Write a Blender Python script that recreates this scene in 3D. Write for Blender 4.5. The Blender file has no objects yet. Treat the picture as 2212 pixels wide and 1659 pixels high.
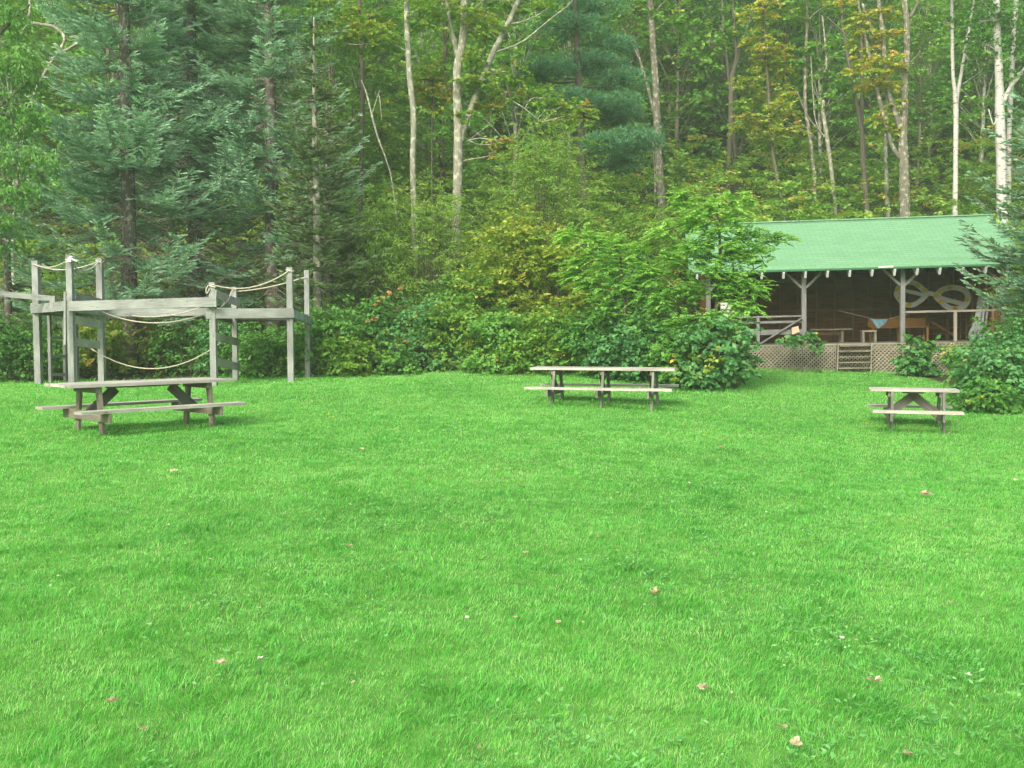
import bpy, math, random
import numpy as np
from mathutils import Vector

rng = np.random.default_rng(11)
random.seed(4)
scene = bpy.context.scene
COL = scene.collection

# ------------------------------------------------------------------ camera
F, CX, CY, HOR, H = 2150.0, 1106.0, 829.5, 712.0, 1.6      # measured on a 2212 x 1659 view of the photograph
PIT = math.atan((CY - HOR) / F)
cd = bpy.data.cameras.new("camera"); cam = bpy.data.objects.new("camera", cd); COL.objects.link(cam)
cam.location = (0, 0, H); cam.rotation_euler = (math.pi / 2 - PIT, 0, 0)
cd.sensor_width = 36; cd.lens = F / 2212 * 36; cd.clip_end = 1500; cd.clip_start = 0.05
scene.camera = cam
cP, sP = math.cos(PIT), math.sin(PIT)

def P(px, py, d):
    """world point on the photo's ray (px, py) at distance d along +y"""
    a = (px - CX) / F; b = -(py - CY) / F
    v = (a, cP + b * sP, -sP + b * cP)
    s = d / v[1]
    return np.array([v[0] * s, d, H + v[2] * s])

# ------------------------------------------------------------------ ground height
CP = np.array([(0, 0, 0), (-6, 6, .0), (6, 6, -.14), (-12, 10, .02), (12, 10, -.3), (-5.75, 15.5, .05), (1.82, 19.8, .06), (7.24, 17.9, -.44),
    (-12.7, 26.5, .11), (-9, 26, .15), (-5.5, 24.6, .25), (-5.48, 26.6, .32), (0, 27, .53), (-3, 27, .45), (4.6, 22.7, .36), (6.4, 29.3, .50), (9, 28.6, .42),
    (13.9, 28.0, .27), (10, 20.5, -.02), (14, 20, .0), (-20, 25, .1), (20, 25, .15), (0, 36, .9), (-15, 36, .5), (14, 36, .8), (-40, 30, .2), (40, 30, .3),
    (0, -15, 0), (-30, 0, 0), (30, 0, -.2), (9, 24, .1)])
def g(x, y):
    x = np.asarray(x, float); y = np.asarray(y, float)
    num = np.zeros(np.broadcast(x, y).shape); den = num + 1e-9
    for cx, cy, cz in CP:
        w = np.exp(-((x - cx) ** 2 + (y - cy) ** 2) / (2 * 3.0 ** 2)) + 1e-5 / (1 + ((x - cx) ** 2 + (y - cy) ** 2) / 50)
        num = num + w * cz; den = den + w
    h = num / den
    t = (y - 37.5) / 1.6
    sp = np.where(t > 20, t, np.log1p(np.exp(np.minimum(t, 20)))) * 1.6
    hill = 0.45 * np.minimum(sp, 110) + .5 * np.sin(x * .11 + y * .07) * np.clip((y - 40) / 20, 0, 1)
    bump = .02 * np.sin(x * 1.3 + .7 * y) * np.sin(y * 1.1 - .4 * x)
    return h + hill + bump
def gp(px, py):
    """where the photo's ray (px, py) meets the ground"""
    for d in np.arange(3.0, 40, .02):
        p = P(px, py, d)
        if p[2] <= g(p[0], p[1]): break
    return p
LAWN = [(-60, 24), (-25, 26.3), (-14, 27.2), (-10, 27.4), (-5.6, 27.0), (-3, 27.2), (.5, 27), (2.6, 25.4), (4.0, 23.2), (5.2, 22.7), (6.0, 25.2), (6.4, 29.6), (11.2, 29.0), (11.0, 25), (9.8, 22.2), (10.2, 20.6), (12, 19.6), (25, 18.5), (60, 18)]
def in_lawn(x, y):
    """signed: positive on the lawn side (metres, roughly)"""
    lx = np.array([p[0] for p in LAWN]); ly = np.array([p[1] for p in LAWN])
    return np.interp(x, lx, ly) - y
def vnoise(x, y, s, seed=0):
    r = np.random.default_rng(seed); o = 0
    for k in range(7):
        a = r.uniform(0, 2 * math.pi); f = r.uniform(.6, 1.6) / s
        o = o + np.sin((x * math.cos(a) + y * math.sin(a)) * f * 2 * math.pi + r.uniform(0, 6.28) + 1.3 * np.sin((x * math.sin(a) - y * math.cos(a)) * f * 4 + k))
    return o / 7 + .0

# ------------------------------------------------------------------ materials
def new_mat(name):
    m = bpy.data.materials.new(name); m.use_nodes = True
    nt = m.node_tree; nt.nodes.clear()
    out = nt.nodes.new('ShaderNodeOutputMaterial')
    b = nt.nodes.new('ShaderNodeBsdfPrincipled'); nt.links.new(b.outputs[0], out.inputs[0])
    return m, nt, b, out
def ramp(nt, stops, src):
    r = nt.nodes.new('ShaderNodeValToRGB'); e = r.color_ramp.elements
    while len(e) < len(stops): e.new(.5)
    for k, (p, c) in enumerate(stops): e[k].position = p; e[k].color = (*c, 1)
    nt.links.new(src, r.inputs[0]); return r
def noise(nt, scale, detail=4, rough=.6, vec=None, dim=None):
    n = nt.nodes.new('ShaderNodeTexNoise'); n.inputs['Scale'].default_value = scale; n.inputs['Detail'].default_value = detail; n.inputs['Roughness'].default_value = rough
    if vec is not None: nt.links.new(vec, n.inputs['Vector'])
    return n
def coord(nt, kind='Object', scale=None):
    t = nt.nodes.new('ShaderNodeTexCoord'); o = t.outputs[kind]
    if scale:
        mp = nt.nodes.new('ShaderNodeMapping'); mp.inputs['Scale'].default_value = scale; nt.links.new(o, mp.inputs[0]); o = mp.outputs[0]
    return o
def mix(nt, fac, a, b, mode='MIX'):
    m = nt.nodes.new('ShaderNodeMix'); m.data_type = 'RGBA'; m.blend_type = mode
    for s, v in ((0, fac), (6, a), (7, b)):
        if hasattr(v, 'node'): nt.links.new(v, m.inputs[s])
        else: m.inputs[s].default_value = v if s == 0 else (*v, 1)
    return m.outputs[2]
def bump(nt, b, src, strength=.4, dist=.01):
    n = nt.nodes.new('ShaderNodeBump'); n.inputs['Strength'].default_value = strength; n.inputs['Distance'].default_value = dist
    nt.links.new(src, n.inputs['Height']); nt.links.new(n.outputs[0], b.inputs['Normal'])

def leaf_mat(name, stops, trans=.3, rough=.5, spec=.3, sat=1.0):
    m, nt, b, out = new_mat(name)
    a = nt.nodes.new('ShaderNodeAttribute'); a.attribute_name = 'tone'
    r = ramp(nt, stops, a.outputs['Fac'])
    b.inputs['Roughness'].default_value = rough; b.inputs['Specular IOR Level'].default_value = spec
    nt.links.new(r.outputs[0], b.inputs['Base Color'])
    t = nt.nodes.new('ShaderNodeBsdfTranslucent')
    y = mix(nt, 1.0, r.outputs[0], (1.5, 1.35, .7), 'MULTIPLY'); nt.links.new(y, t.inputs[0])
    ms = nt.nodes.new('ShaderNodeMixShader'); ms.inputs[0].default_value = trans
    nt.links.new(b.outputs[0], ms.inputs[1]); nt.links.new(t.outputs[0], ms.inputs[2]); nt.links.new(ms.outputs[0], out.inputs[0])
    return m
def wood_mat(name, dark, mid, light, gscale=(1.2, 22, 1), rough=.85):
    m, nt, b, out = new_mat(name)
    v = coord(nt, 'UV', gscale)
    n = noise(nt, 2.2, 6, .65, v)
    r = ramp(nt, [(.25, dark), (.5, mid), (.75, light)], n.outputs[0])
    v2 = coord(nt, 'UV', (.8, .8, .8)); n2 = noise(nt, 1.7, 3, .5, v2)
    r2 = ramp(nt, [(.3, (.62, .62, .6)), (.65, (1.05, 1.05, 1.0))], n2.outputs[0])
    c = mix(nt, 1.0, r.outputs[0], r2.outputs[0], 'MULTIPLY')
    # knots and cracks
    v3 = coord(nt, 'UV', (2.5, 9, 1)); w = nt.nodes.new('ShaderNodeTexVoronoi'); w.inputs['Scale'].default_value = 1.1; nt.links.new(v3, w.inputs['Vector'])
    k = ramp(nt, [(.0, (.35, .33, .3)), (.09, (.55, .53, .5)), (.13, (1, 1, 1))], w.outputs['Distance'])
    c = mix(nt, .8, c, k.outputs[0], 'MULTIPLY')
    nt.links.new(c, b.inputs['Base Color']); b.inputs['Roughness'].default_value = rough; b.inputs['Specular IOR Level'].default_value = .25
    bump(nt, b, n.outputs[0], .5, .006)
    return m
def bark_mat(name, stops, scale=(5, 1.2, 1), lich=None, band=False):
    m, nt, b, out = new_mat(name)
    v = coord(nt, 'UV', scale); n = noise(nt, 2.5, 6, .7, v)
    r = ramp(nt, stops, n.outputs[0]); c = r.outputs[0]
    if lich:
        v2 = coord(nt, 'UV', (3, 3, 1)); n2 = noise(nt, 1.6, 4, .6, v2)
        f = ramp(nt, [(.52, (0, 0, 0)), (.62, (1, 1, 1))], n2.outputs[0])
        c = mix(nt, f.outputs[0], c, lich)
    if band:
        v3 = coord(nt, 'UV', (1.5, 9, 1)); n3 = noise(nt, 1.3, 4, .7, v3)
        f = ramp(nt, [(.36, (1, 1, 1)), (.44, (0, 0, 0))], n3.outputs[0])
        c = mix(nt, f.outputs[0], c, (.05, .045, .04))
    nt.links.new(c, b.inputs['Base Color']); b.inputs['Roughness'].default_value = .9; b.inputs['Specular IOR Level'].default_value = .15
    bump(nt, b, n.outputs[0], .6, .02)
    return m
def plain(name, col, rough=.7, spec=.3, var=.25, scale=6):
    m, nt, b, out = new_mat(name)
    n = noise(nt, scale, 5, .6, coord(nt, 'Object'))
    r = ramp(nt, [(.3, tuple(c * (1 - var) for c in col)), (.7, tuple(min(1, c * (1 + var)) for c in col))], n.outputs[0])
    nt.links.new(r.outputs[0], b.inputs['Base Color']); b.inputs['Roughness'].default_value = rough; b.inputs['Specular IOR Level'].default_value = spec
    return m

M = {}
M['grass'] = leaf_mat('grass blades', [(0, (.04, .20, .04)), (.3, (.10, .41, .060)), (.6, (.16, .57, .088)), (.88, (.36, .69, .21)), (1, (.52, .53, .28))], .38, .45, .4)
M['weed'] = leaf_mat('lawn weeds', [(0, (.07, .27, .06)), (.5, (.12, .39, .09)), (1, (.26, .52, .17))], .25, .5, .35)
M['lime'] = leaf_mat('lime leaves', [(0, (.09, .27, .05)), (.5, (.18, .43, .075)), (1, (.34, .60, .13))], .35)
M['green'] = leaf_mat('green leaves', [(0, (.045, .16, .03)), (.5, (.09, .27, .045)), (1, (.18, .40, .075))], .3)
M['maple'] = leaf_mat('maple leaves', [(0, (.07, .20, .025)), (.45, (.15, .33, .04)), (.75, (.26, .42, .055)), (.93, (.42, .42, .085)), (1, (.50, .36, .10))], .35)
M['autumn'] = leaf_mat('turning leaves', [(0, (.13, .27, .035)), (.35, (.26, .40, .055)), (.65, (.43, .49, .085)), (.9, (.60, .55, .14)), (1, (.60, .42, .13))], .35)
M['olive'] = leaf_mat('olive leaves', [(0, (.12, .26, .045)), (.5, (.22, .40, .065)), (1, (.36, .52, .11))], .3)
M['bluegreen'] = leaf_mat('blue green leaves', [(0, (.045, .17, .05)), (.5, (.085, .27, .075)), (.9, (.16, .38, .12)), (1, (.36, .40, .09))], .25, .45, .4)
M['spruce'] = leaf_mat('spruce needles', [(0, (.15, .18, .095)), (.25, (.15, .29, .155)), (.55, (.25, .47, .29)), (1, (.44, .68, .48))], .1, .55, .3)
M['oldspruce'] = leaf_mat('thin spruce needles', [(0, (.11, .14, .055)), (.5, (.12, .22, .08)), (1, (.19, .33, .13))], .1, .6, .2)
M['pine'] = leaf_mat('pine needles', [(0, (.05, .16, .06)), (.5, (.10, .29, .13)), (1, (.19, .43, .22))], .1, .5, .3)
M['far'] = leaf_mat('far leaves', [(0, (.06, .19, .035)), (.4, (.13, .33, .05)), (.75, (.23, .45, .075)), (1, (.40, .46, .10))], .35)
M['brush'] = leaf_mat('brush leaves', [(0, (.06, .18, .03)), (.4, (.14, .33, .05)), (.7, (.28, .48, .08)), (.93, (.42, .48, .11)), (1, (.52, .40, .11))], .35)
M['red'] = leaf_mat('red leaves', [(0, (.28, .14, .06)), (.6, (.42, .23, .09)), (1, (.42, .38, .13))], .3)
M['fern'] = leaf_mat('ferny leaves', [(0, (.08, .2, .03)), (.5, (.14, .3, .04)), (.85, (.27, .36, .06)), (1, (.42, .34, .07))], .35)
M['petal'] = leaf_mat('yellow petals', [(0, (.50, .45, .02)), (1, (.78, .70, .05))], .2)
M['clover'] = leaf_mat('clover heads', [(0, (.5, .5, .42)), (1, (.75, .75, .66))], .2)
M['aster'] = leaf_mat('purple petals', [(0, (.25, .2, .6)), (1, (.4, .35, .75))], .2)
M['dead'] = leaf_mat('dry leaves', [(0, (.25, .19, .11)), (.5, (.44, .36, .22)), (1, (.66, .58, .42))], .2, .7, .2)
M['wood'] = wood_mat('weathered grey wood', (.165, .18, .175), (.305, .33, .32), (.43, .46, .45))
M['woodtan'] = wood_mat('weathered tan wood', (.17, .155, .12), (.32, .30, .245), (.45, .42, .36))
M['toppale'] = wood_mat('pale toned wood', (.30, .29, .25), (.46, .45, .395), (.58, .57, .51))
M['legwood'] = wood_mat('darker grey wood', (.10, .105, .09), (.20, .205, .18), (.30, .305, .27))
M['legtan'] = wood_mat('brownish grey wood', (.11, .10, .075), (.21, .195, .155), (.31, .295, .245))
M['postwood'] = wood_mat('dull grey posts', (.105, .105, .11), (.205, .21, .215), (.31, .315, .32))
M['wooddark'] = wood_mat('dark or shaded wood', (.06, .06, .05), (.13, .13, .11), (.21, .21, .18))  # dark tone also stands for shade on the table braces
M['brown'] = wood_mat('brown cabin boards', (.19, .085, .036), (.33, .165, .073), (.46, .25, .12), (1, 14, 1))
M['stud'] = wood_mat('cabin studs', (.26, .155, .085), (.38, .25, .145), (.50, .34, .21))
M['orange'] = wood_mat('varnished orange wood', (.34, .16, .05), (.48, .25, .08), (.58, .33, .12))
M['lattice'] = wood_mat('lattice strips', (.20, .185, .14), (.31, .29, .225), (.41, .385, .31))
M['rope'] = plain('pale rope', (.50, .46, .36), .9, .1, .2, 30)
M['white'] = plain('white paint', (.62, .62, .58), .6, .3, .1, 4)
M['frame'] = plain('dull white board', (.60, .62, .61), .7, .3, .12, 4)
M['yellow'] = plain('yellow paint', (.62, .42, .03), .6, .3, .15, 6)
M['cloth'] = plain('blue grey cloth', (.14, .27, .33), .9, .1, .25, 9)
M['paper'] = plain('tan paper', (.55, .43, .30), .8, .2, .12, 5)
M['grip'] = plain('grey boards', (.26, .30, .31), .7, .2, .18, 5)
M['eave'] = plain('roof edge', (.045, .15, .075), .7, .2, .15, 3)
M['bark'] = bark_mat('grey bark', [(.25, (.07, .07, .05)), (.5, (.155, .15, .115)), (.75, (.25, .245, .19))], (5, 1.1, 1), (.40, .42, .30))
M['barkdk'] = bark_mat('dark bark', [(.25, (.06, .055, .04)), (.5, (.13, .12, .09)), (.75, (.21, .20, .155))], (6, 1.2, 1))
M['barkpale'] = bark_mat('pale bark', [(.25, (.13, .135, .10)), (.5, (.245, .25, .195)), (.75, (.36, .365, .29))], (5, 1.5, 1), (.48, .50, .37))
M['birch'] = bark_mat('birch bark', [(.25, (.36, .36, .33)), (.5, (.50, .50, .46)), (.75, (.60, .60, .56))], (3, 2, 1), None, True)
M['spbark'] = bark_mat('spruce bark', [(.25, (.06, .055, .045)), (.5, (.12, .11, .09)), (.75, (.20, .19, .16))], (7, 2.0, 1), (.30, .32, .26))
M['twig'] = bark_mat('dead twigs', [(.25, (.15, .13, .10)), (.5, (.26, .23, .18)), (.75, (.36, .33, .27))])

def roof_mat():
    m, nt, b, out = new_mat('green shingles')
    v = coord(nt, 'UV')
    br = nt.nodes.new('ShaderNodeTexBrick'); nt.links.new(v, br.inputs['Vector'])
    br.inputs['Scale'].default_value = 1; br.inputs['Brick Width'].default_value = .30; br.inputs['Row Height'].default_value = .14
    br.inputs['Mortar Size'].default_value = .010; br.inputs['Mortar Smooth'].default_value = .3; br.inputs['Bias'].default_value = 0
    br.inputs['Color1'].default_value = (.145, .315, .165, 1); br.inputs['Color2'].default_value = (.165, .35, .185, 1); br.inputs['Mortar'].default_value = (.10, .235, .118, 1)
    v2 = coord(nt, 'UV', (.25, 6, 1)); n = noise(nt, 1.2, 4, .6, v2)
    r = ramp(nt, [(.3, (.88, .9, .88)), (.7, (1.06, 1.05, 1.06))], n.outputs[0])
    n3 = noise(nt, 260, 2, .5, v); r3 = ramp(nt, [(.3, (.86, .86, .86)), (.7, (1.12, 1.12, 1.12))], n3.outputs[0])
    c = mix(nt, 1., br.outputs[0], r.outputs[0], 'MULTIPLY'); c = mix(nt, 1., c, r3.outputs[0], 'MULTIPLY')
    nt.links.new(c, b.inputs['Base Color']); b.inputs['Roughness'].default_value = .85; b.inputs['Specular IOR Level'].default_value = .25
    bump(nt, b, br.outputs[1], -.35, .008)
    return m
M['roof'] = roof_mat()

def ground_mat():
    m, nt, b, out = new_mat('lawn and forest floor')
    o = coord(nt, 'Object')
    n1 = noise(nt, .35, 5, .6, o); n2 = noise(nt, 9, 5, .7, o)
    gr = ramp(nt, [(.3, (.08, .22, .04)), (.55, (.12, .30, .06)), (.8, (.18, .35, .08))], n1.outputs[0])
    g2 = ramp(nt, [(.3, (.55, .6, .5)), (.7, (1.25, 1.2, 1.2))], n2.outputs[0])
    grass = mix(nt, 1., gr.outputs[0], g2.outputs[0], 'MULTIPLY')
    n3 = noise(nt, 3, 6, .7, o)
    fl = ramp(nt, [(.3, (.03, .035, .015)), (.48, (.06, .055, .025)), (.58, (.045, .09, .02)), (.8, (.08, .14, .03))], n3.outputs[0])
    a = nt.nodes.new('ShaderNodeAttribute'); a.attribute_name = 'lawn'
    c = mix(nt, a.outputs['Fac'], fl.outputs[0], grass)
    nt.links.new(c, b.inputs['Base Color']); b.inputs['Roughness'].default_value = .95; b.inputs['Specular IOR Level'].default_value = .1
    bump(nt, b, n2.outputs[0], .8, .03)
    return m
M['ground'] = ground_mat()

# ------------------------------------------------------------------ mesh helpers
def finish(name, me, mats, parent=None, loc=(0, 0, 0)):
    for mm in (mats if isinstance(mats, (list, tuple)) else [mats]): me.materials.append(mm)
    o = bpy.data.objects.new(name, me); COL.objects.link(o)
    if parent is not None: o.parent = parent
    o.location = loc
    return o
def tag(o, label=None, cat=None, group=None, kind=None):
    if label: o['label'] = label
    if cat: o['category'] = cat
    if group: o['group'] = group
    if kind: o['kind'] = kind
    return o
def thing(name, label, cat, loc=(0, 0, 0), rz=0, group=None):
    o = bpy.data.objects.new(name, None); COL.objects.link(o); o.location = [float(v) for v in loc]; o.rotation_euler = (0, 0, rz); o.empty_display_size = .2
    return tag(o, label, cat, group)
def nrm(v): return v / np.maximum(np.linalg.norm(v, axis=-1, keepdims=True), 1e-9)

class MB:
    """collects boxes, bars and tubes with uv in metres (u along the grain)"""
    def __init__(s): s.v, s.f, s.uv, s.sm = [], [], [], []
    def beam(s, a, b, w, t, up=(0, 0, 1), jit=.0):
        a = np.array(a, float); b = np.array(b, float); ax = b - a; L = np.linalg.norm(ax); ax = ax / L
        up = np.array(up, float)
        if abs(ax @ up) > .95: up = np.array([0, 1., 0]) if abs(ax[1]) < .9 else np.array([1., 0, 0])
        sd = np.cross(ax, up); sd /= np.linalg.norm(sd); u2 = np.cross(sd, ax)
        o = len(s.v)
        for e, p in ((0, a), (1, b)):
            for i, j in ((-1, -1), (1, -1), (1, 1), (-1, 1)):
                s.v.append(p + sd * i * w / 2 + u2 * j * t / 2 + (rng.uniform(-jit, jit, 3) if jit else 0))
        ru, rv = rng.uniform(0, 50, 2)
        for i in range(4):
            j = (i + 1) % 4
            s.f.append((o + i, o + j, o + 4 + j, o + 4 + i))
            ww = w if i % 2 == 0 else t
            s.uv += [(ru, rv + i), (ru, rv + i + ww), (ru + L, rv + i + ww), (ru + L, rv + i)]
        s.f.append((o + 3, o + 2, o + 1, o)); s.f.append((o + 4, o + 5, o + 6, o + 7))
        for _ in range(2): s.uv += [(ru, rv), (ru + .05, rv), (ru + .05, rv + .02), (ru, rv + .02)]
        s.sm += [False] * 6
        return s
    def tube(s, pts, rad, k=8, cap=True, rough=0.):
        pts = np.array(pts, float); n = len(pts); rad = np.broadcast_to(np.array(rad, float), (n,))
        o = len(s.v); T = nrm(np.gradient(pts, axis=0)); L = np.concatenate([[0], np.cumsum(np.linalg.norm(np.diff(pts, axis=0), axis=1))])
        ref = np.array([0.31, .95, .05]) if abs(T[0] @ np.array([0.31, .95, .05])) < .9 else np.array([1., 0, 0])
        ru = rng.uniform(0, 40)
        for i in range(n):
            u = np.cross(T[i], ref); u /= np.linalg.norm(u); w = np.cross(T[i], u)
            for q in range(k):
                th = 2 * math.pi * q / k; r = rad[i] * (1 + (rng.uniform(-rough, rough) if rough else 0))
                s.v.append(pts[i] + r * (u * math.cos(th) + w * math.sin(th)))
        for i in range(n - 1):
            for q in range(k):
                q2 = (q + 1) % k
                s.f.append((o + i * k + q, o + i * k + q2, o + (i + 1) * k + q2, o + (i + 1) * k + q))
                c = 2 * math.pi * max(rad[0], .02)
                s.uv += [(ru + c * q / k, L[i]), (ru + c * (q + 1) / k, L[i]), (ru + c * (q + 1) / k, L[i + 1]), (ru + c * q / k, L[i + 1])]
                s.sm.append(True)
        if cap:
            s.f.append(tuple(o + q for q in range(k))[::-1]); s.uv += [(0, 0)] * k; s.sm.append(False)
            s.f.append(tuple(o + (n - 1) * k + q for q in range(k))); s.uv += [(0, 0)] * k; s.sm.append(False)
        return s
    def poly(s, pts, thick=None, nrmv=None):
        """flat polygon, extruded by thick along nrmv"""
        pts = [np.array(p, float) for p in pts]; o = len(s.v); n = len(pts)
        s.v += pts; s.f.append(tuple(range(o, o + n))); s.uv += [(p[0], p[2]) for p in pts]; s.sm.append(False)
        if thick:
            q = np.array(nrmv, float) * thick; s.v += [p + q for p in pts]
            s.f.append(tuple(range(o + n, o + 2 * n))[::-1]); s.uv += [(p[0], p[2]) for p in pts][::-1]; s.sm.append(False)
            for i in range(n):
                j = (i + 1) % n; s.f.append((o + i, o + j, o + n + j, o + n + i)); s.uv += [(0, 0), (.1, 0), (.1, .02), (0, .02)]; s.sm.append(False)
        return s
    def build(s, name, mat, parent=None, base=(0, 0, 0)):
        v = np.array(s.v) - np.array(base, float)
        me = bpy.data.meshes.new(name); me.from_pydata([tuple(map(float, p)) for p in v], [], s.f)
        uv = me.uv_layers.new(name='UVMap'); uv.data.foreach_set('uv', np.array(s.uv, np.float32).ravel())
        me.polygons.foreach_set('use_smooth', s.sm)
        me.update()
        return finish(name, me, mat, parent)

class LM:
    """collects leaf-like quads as numpy arrays; every face carries a 'tone'"""
    def __init__(s): s.V, s.T, s.FL = [], [], []
    def leaves(s, pos, ax, no, L, W, tone, belly=.45, fold=.0):
        n = len(pos); L = np.broadcast_to(L, (n,))[:, None]; W = np.broadcast_to(W, (n,))[:, None]
        ax = nrm(ax); sd = nrm(np.cross(ax, no)); up = np.cross(sd, ax)
        q = np.stack([pos, pos + ax * L * belly + sd * W / 2 + up * fold * L, pos + ax * L, pos + ax * L * belly - sd * W / 2 + up * fold * L], 1)
        s.V.append(q.reshape(-1, 3)); s.T.append(np.clip(np.broadcast_to(tone, (n,)), 0, 1)); return s
    def merged(s): return np.concatenate(s.V), np.concatenate(s.T)
    def mesh(s, name, base=(0, 0, 0)):
        V, T = s.merged(); V = V - np.array(base, float)
        return quad_mesh(name, V, T)
    def build(s, name, mat, parent=None, base=(0, 0, 0)):
        return finish(name, s.mesh(name, base), mat, parent)
def quad_mesh(name, V, T, extra=None):
    me = bpy.data.meshes.new(name); nv = len(V); nf = nv // 4
    me.vertices.add(nv); me.vertices.foreach_set('co', V.astype(np.float32).ravel())
    me.loops.add(nv); me.loops.foreach_set('vertex_index', np.arange(nv, dtype=np.int32))
    me.polygons.add(nf); me.polygons.foreach_set('loop_start', np.arange(0, nv, 4, dtype=np.int32))
    a = me.attributes.new('tone', 'FLOAT', 'FACE'); a.data.foreach_set('value', T.astype(np.float32))
    me.update(calc_edges=True)
    return me

def rnd_dir(n):
    v = rng.normal(size=(n, 3)); return nrm(v)
def clump(lm, c, rad, n, leaf, wid=.6, tone=.5, flat=.55, per=16, spray=None, up=.9, droop=.15, tj=.16, shell=.5):
    """leafy sprays filling an uneven blob: flat fans of leaves along hidden twigs"""
    c = np.array(c, float); rad = np.broadcast_to(np.array(rad, float), (3,)) * np.array([1, 1, flat if flat else 1])
    k = max(1, int(n / per)); spray = spray or .45 * rad[0]
    d = rnd_dir(k); o = c + d * rad * (rng.uniform(0, 1, (k, 1)) ** shell)
    hd = d * np.array([1, 1, .25]) + rng.normal(0, .5, (k, 3)) * np.array([1, 1, .3]); hd = nrm(hd)
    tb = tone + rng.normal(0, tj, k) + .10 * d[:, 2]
    idx = np.repeat(np.arange(k), per); m = len(idx)
    t = rng.uniform(0, 1, (m, 1)); D = hd[idx]; sd = nrm(np.cross(D, np.array([0, 0, 1.])))
    s = rng.choice([-1., 1.], (m, 1))
    pos = o[idx] + D * t * spray + sd * s * rng.uniform(0, .28, (m, 1)) * spray * (1.1 - t) + rng.normal(0, .07, (m, 3)) * spray * np.array([1, 1, .8])
    pos[:, 2] -= droop * (t[:, 0] ** 2) * spray
    ax = D * .7 + sd * s * rng.uniform(.2, 1.1, (m, 1)) + rng.normal(0, .25, (m, 3)); ax[:, 2] -= droop * 1.5
    no = rng.normal(0, .45, (m, 3)) + np.array([0, 0, up]) + D * .25
    Ls = leaf * rng.uniform(.65, 1.25, m)
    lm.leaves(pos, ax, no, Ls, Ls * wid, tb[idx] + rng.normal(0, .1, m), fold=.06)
    return o
def smooth_path(pts, n=None, wob=0.):
    pts = np.array(pts, float)
    if len(pts) < 3: 
        n = n or 6; t = np.linspace(0, 1, n)[:, None]; q = pts[0] * (1 - t) + pts[-1] * t
    else:
        n = n or (len(pts) * 4)
        p = np.vstack([2 * pts[0] - pts[1], pts, 2 * pts[-1] - pts[-2]]); q = []
        for u in np.linspace(0, len(pts) - 1 - 1e-6, n):
            i = int(u); f = u - i; a, b, c, d = p[i:i + 4]
            q.append(.5 * ((2 * b) + (c - a) * f + (2 * a - 5 * b + 4 * c - d) * f * f + (3 * b - a - 3 * c + d) * f ** 3))
        q = np.array(q)
    if wob: q = q + np.cumsum(rng.normal(0, wob, q.shape), 0) * np.array([1, 1, 0])
    return q

# ------------------------------------------------------------------ ground
def make_ground():
    xs = np.concatenate([np.linspace(-260, -46, 16), np.linspace(-44, -16, 40), np.linspace(-15.6, 16, 190), np.linspace(16.5, 44, 40), np.linspace(46, 260, 16)])
    ys = np.concatenate([np.linspace(-260, -12, 14), np.linspace(-10, 2, 24), np.linspace(2.15, 34, 200), np.linspace(34.5, 125, 70), np.linspace(130, 320, 14)])
    X, Y = np.meshgrid(xs, ys); Z = g(X, Y)
    nx, ny = len(xs), len(ys)
    V = np.stack([X, Y, Z], -1).reshape(-1, 3)
    I = np.arange(nx * ny).reshape(ny, nx)
    Q = np.stack([I[:-1, :-1], I[:-1, 1:], I[1:, 1:], I[1:, :-1]], -1).reshape(-1)
    me = bpy.data.meshes.new('ground'); nf = len(Q) // 4
    me.vertices.add(len(V)); me.vertices.foreach_set('co', V.astype(np.float32).ravel())
    me.loops.add(len(Q)); me.loops.foreach_set('vertex_index', Q.astype(np.int32))
    me.polygons.add(nf); me.polygons.foreach_set('loop_start', np.arange(0, len(Q), 4, dtype=np.int32))
    me.polygons.foreach_set('use_smooth', np.ones(nf, bool))
    a = me.attributes.new('lawn', 'FLOAT', 'POINT')
    lw = np.clip((in_lawn(V[:, 0], V[:, 1]) + .5 + .35 * vnoise(V[:, 0], V[:, 1], 2.0, 3)) / .8, 0, 1)
    a.data.foreach_set('value', lw.astype(np.float32)); me.update(calc_edges=True)
    tag(finish('ground', me, M['ground']), kind='structure')
make_ground()

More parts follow.
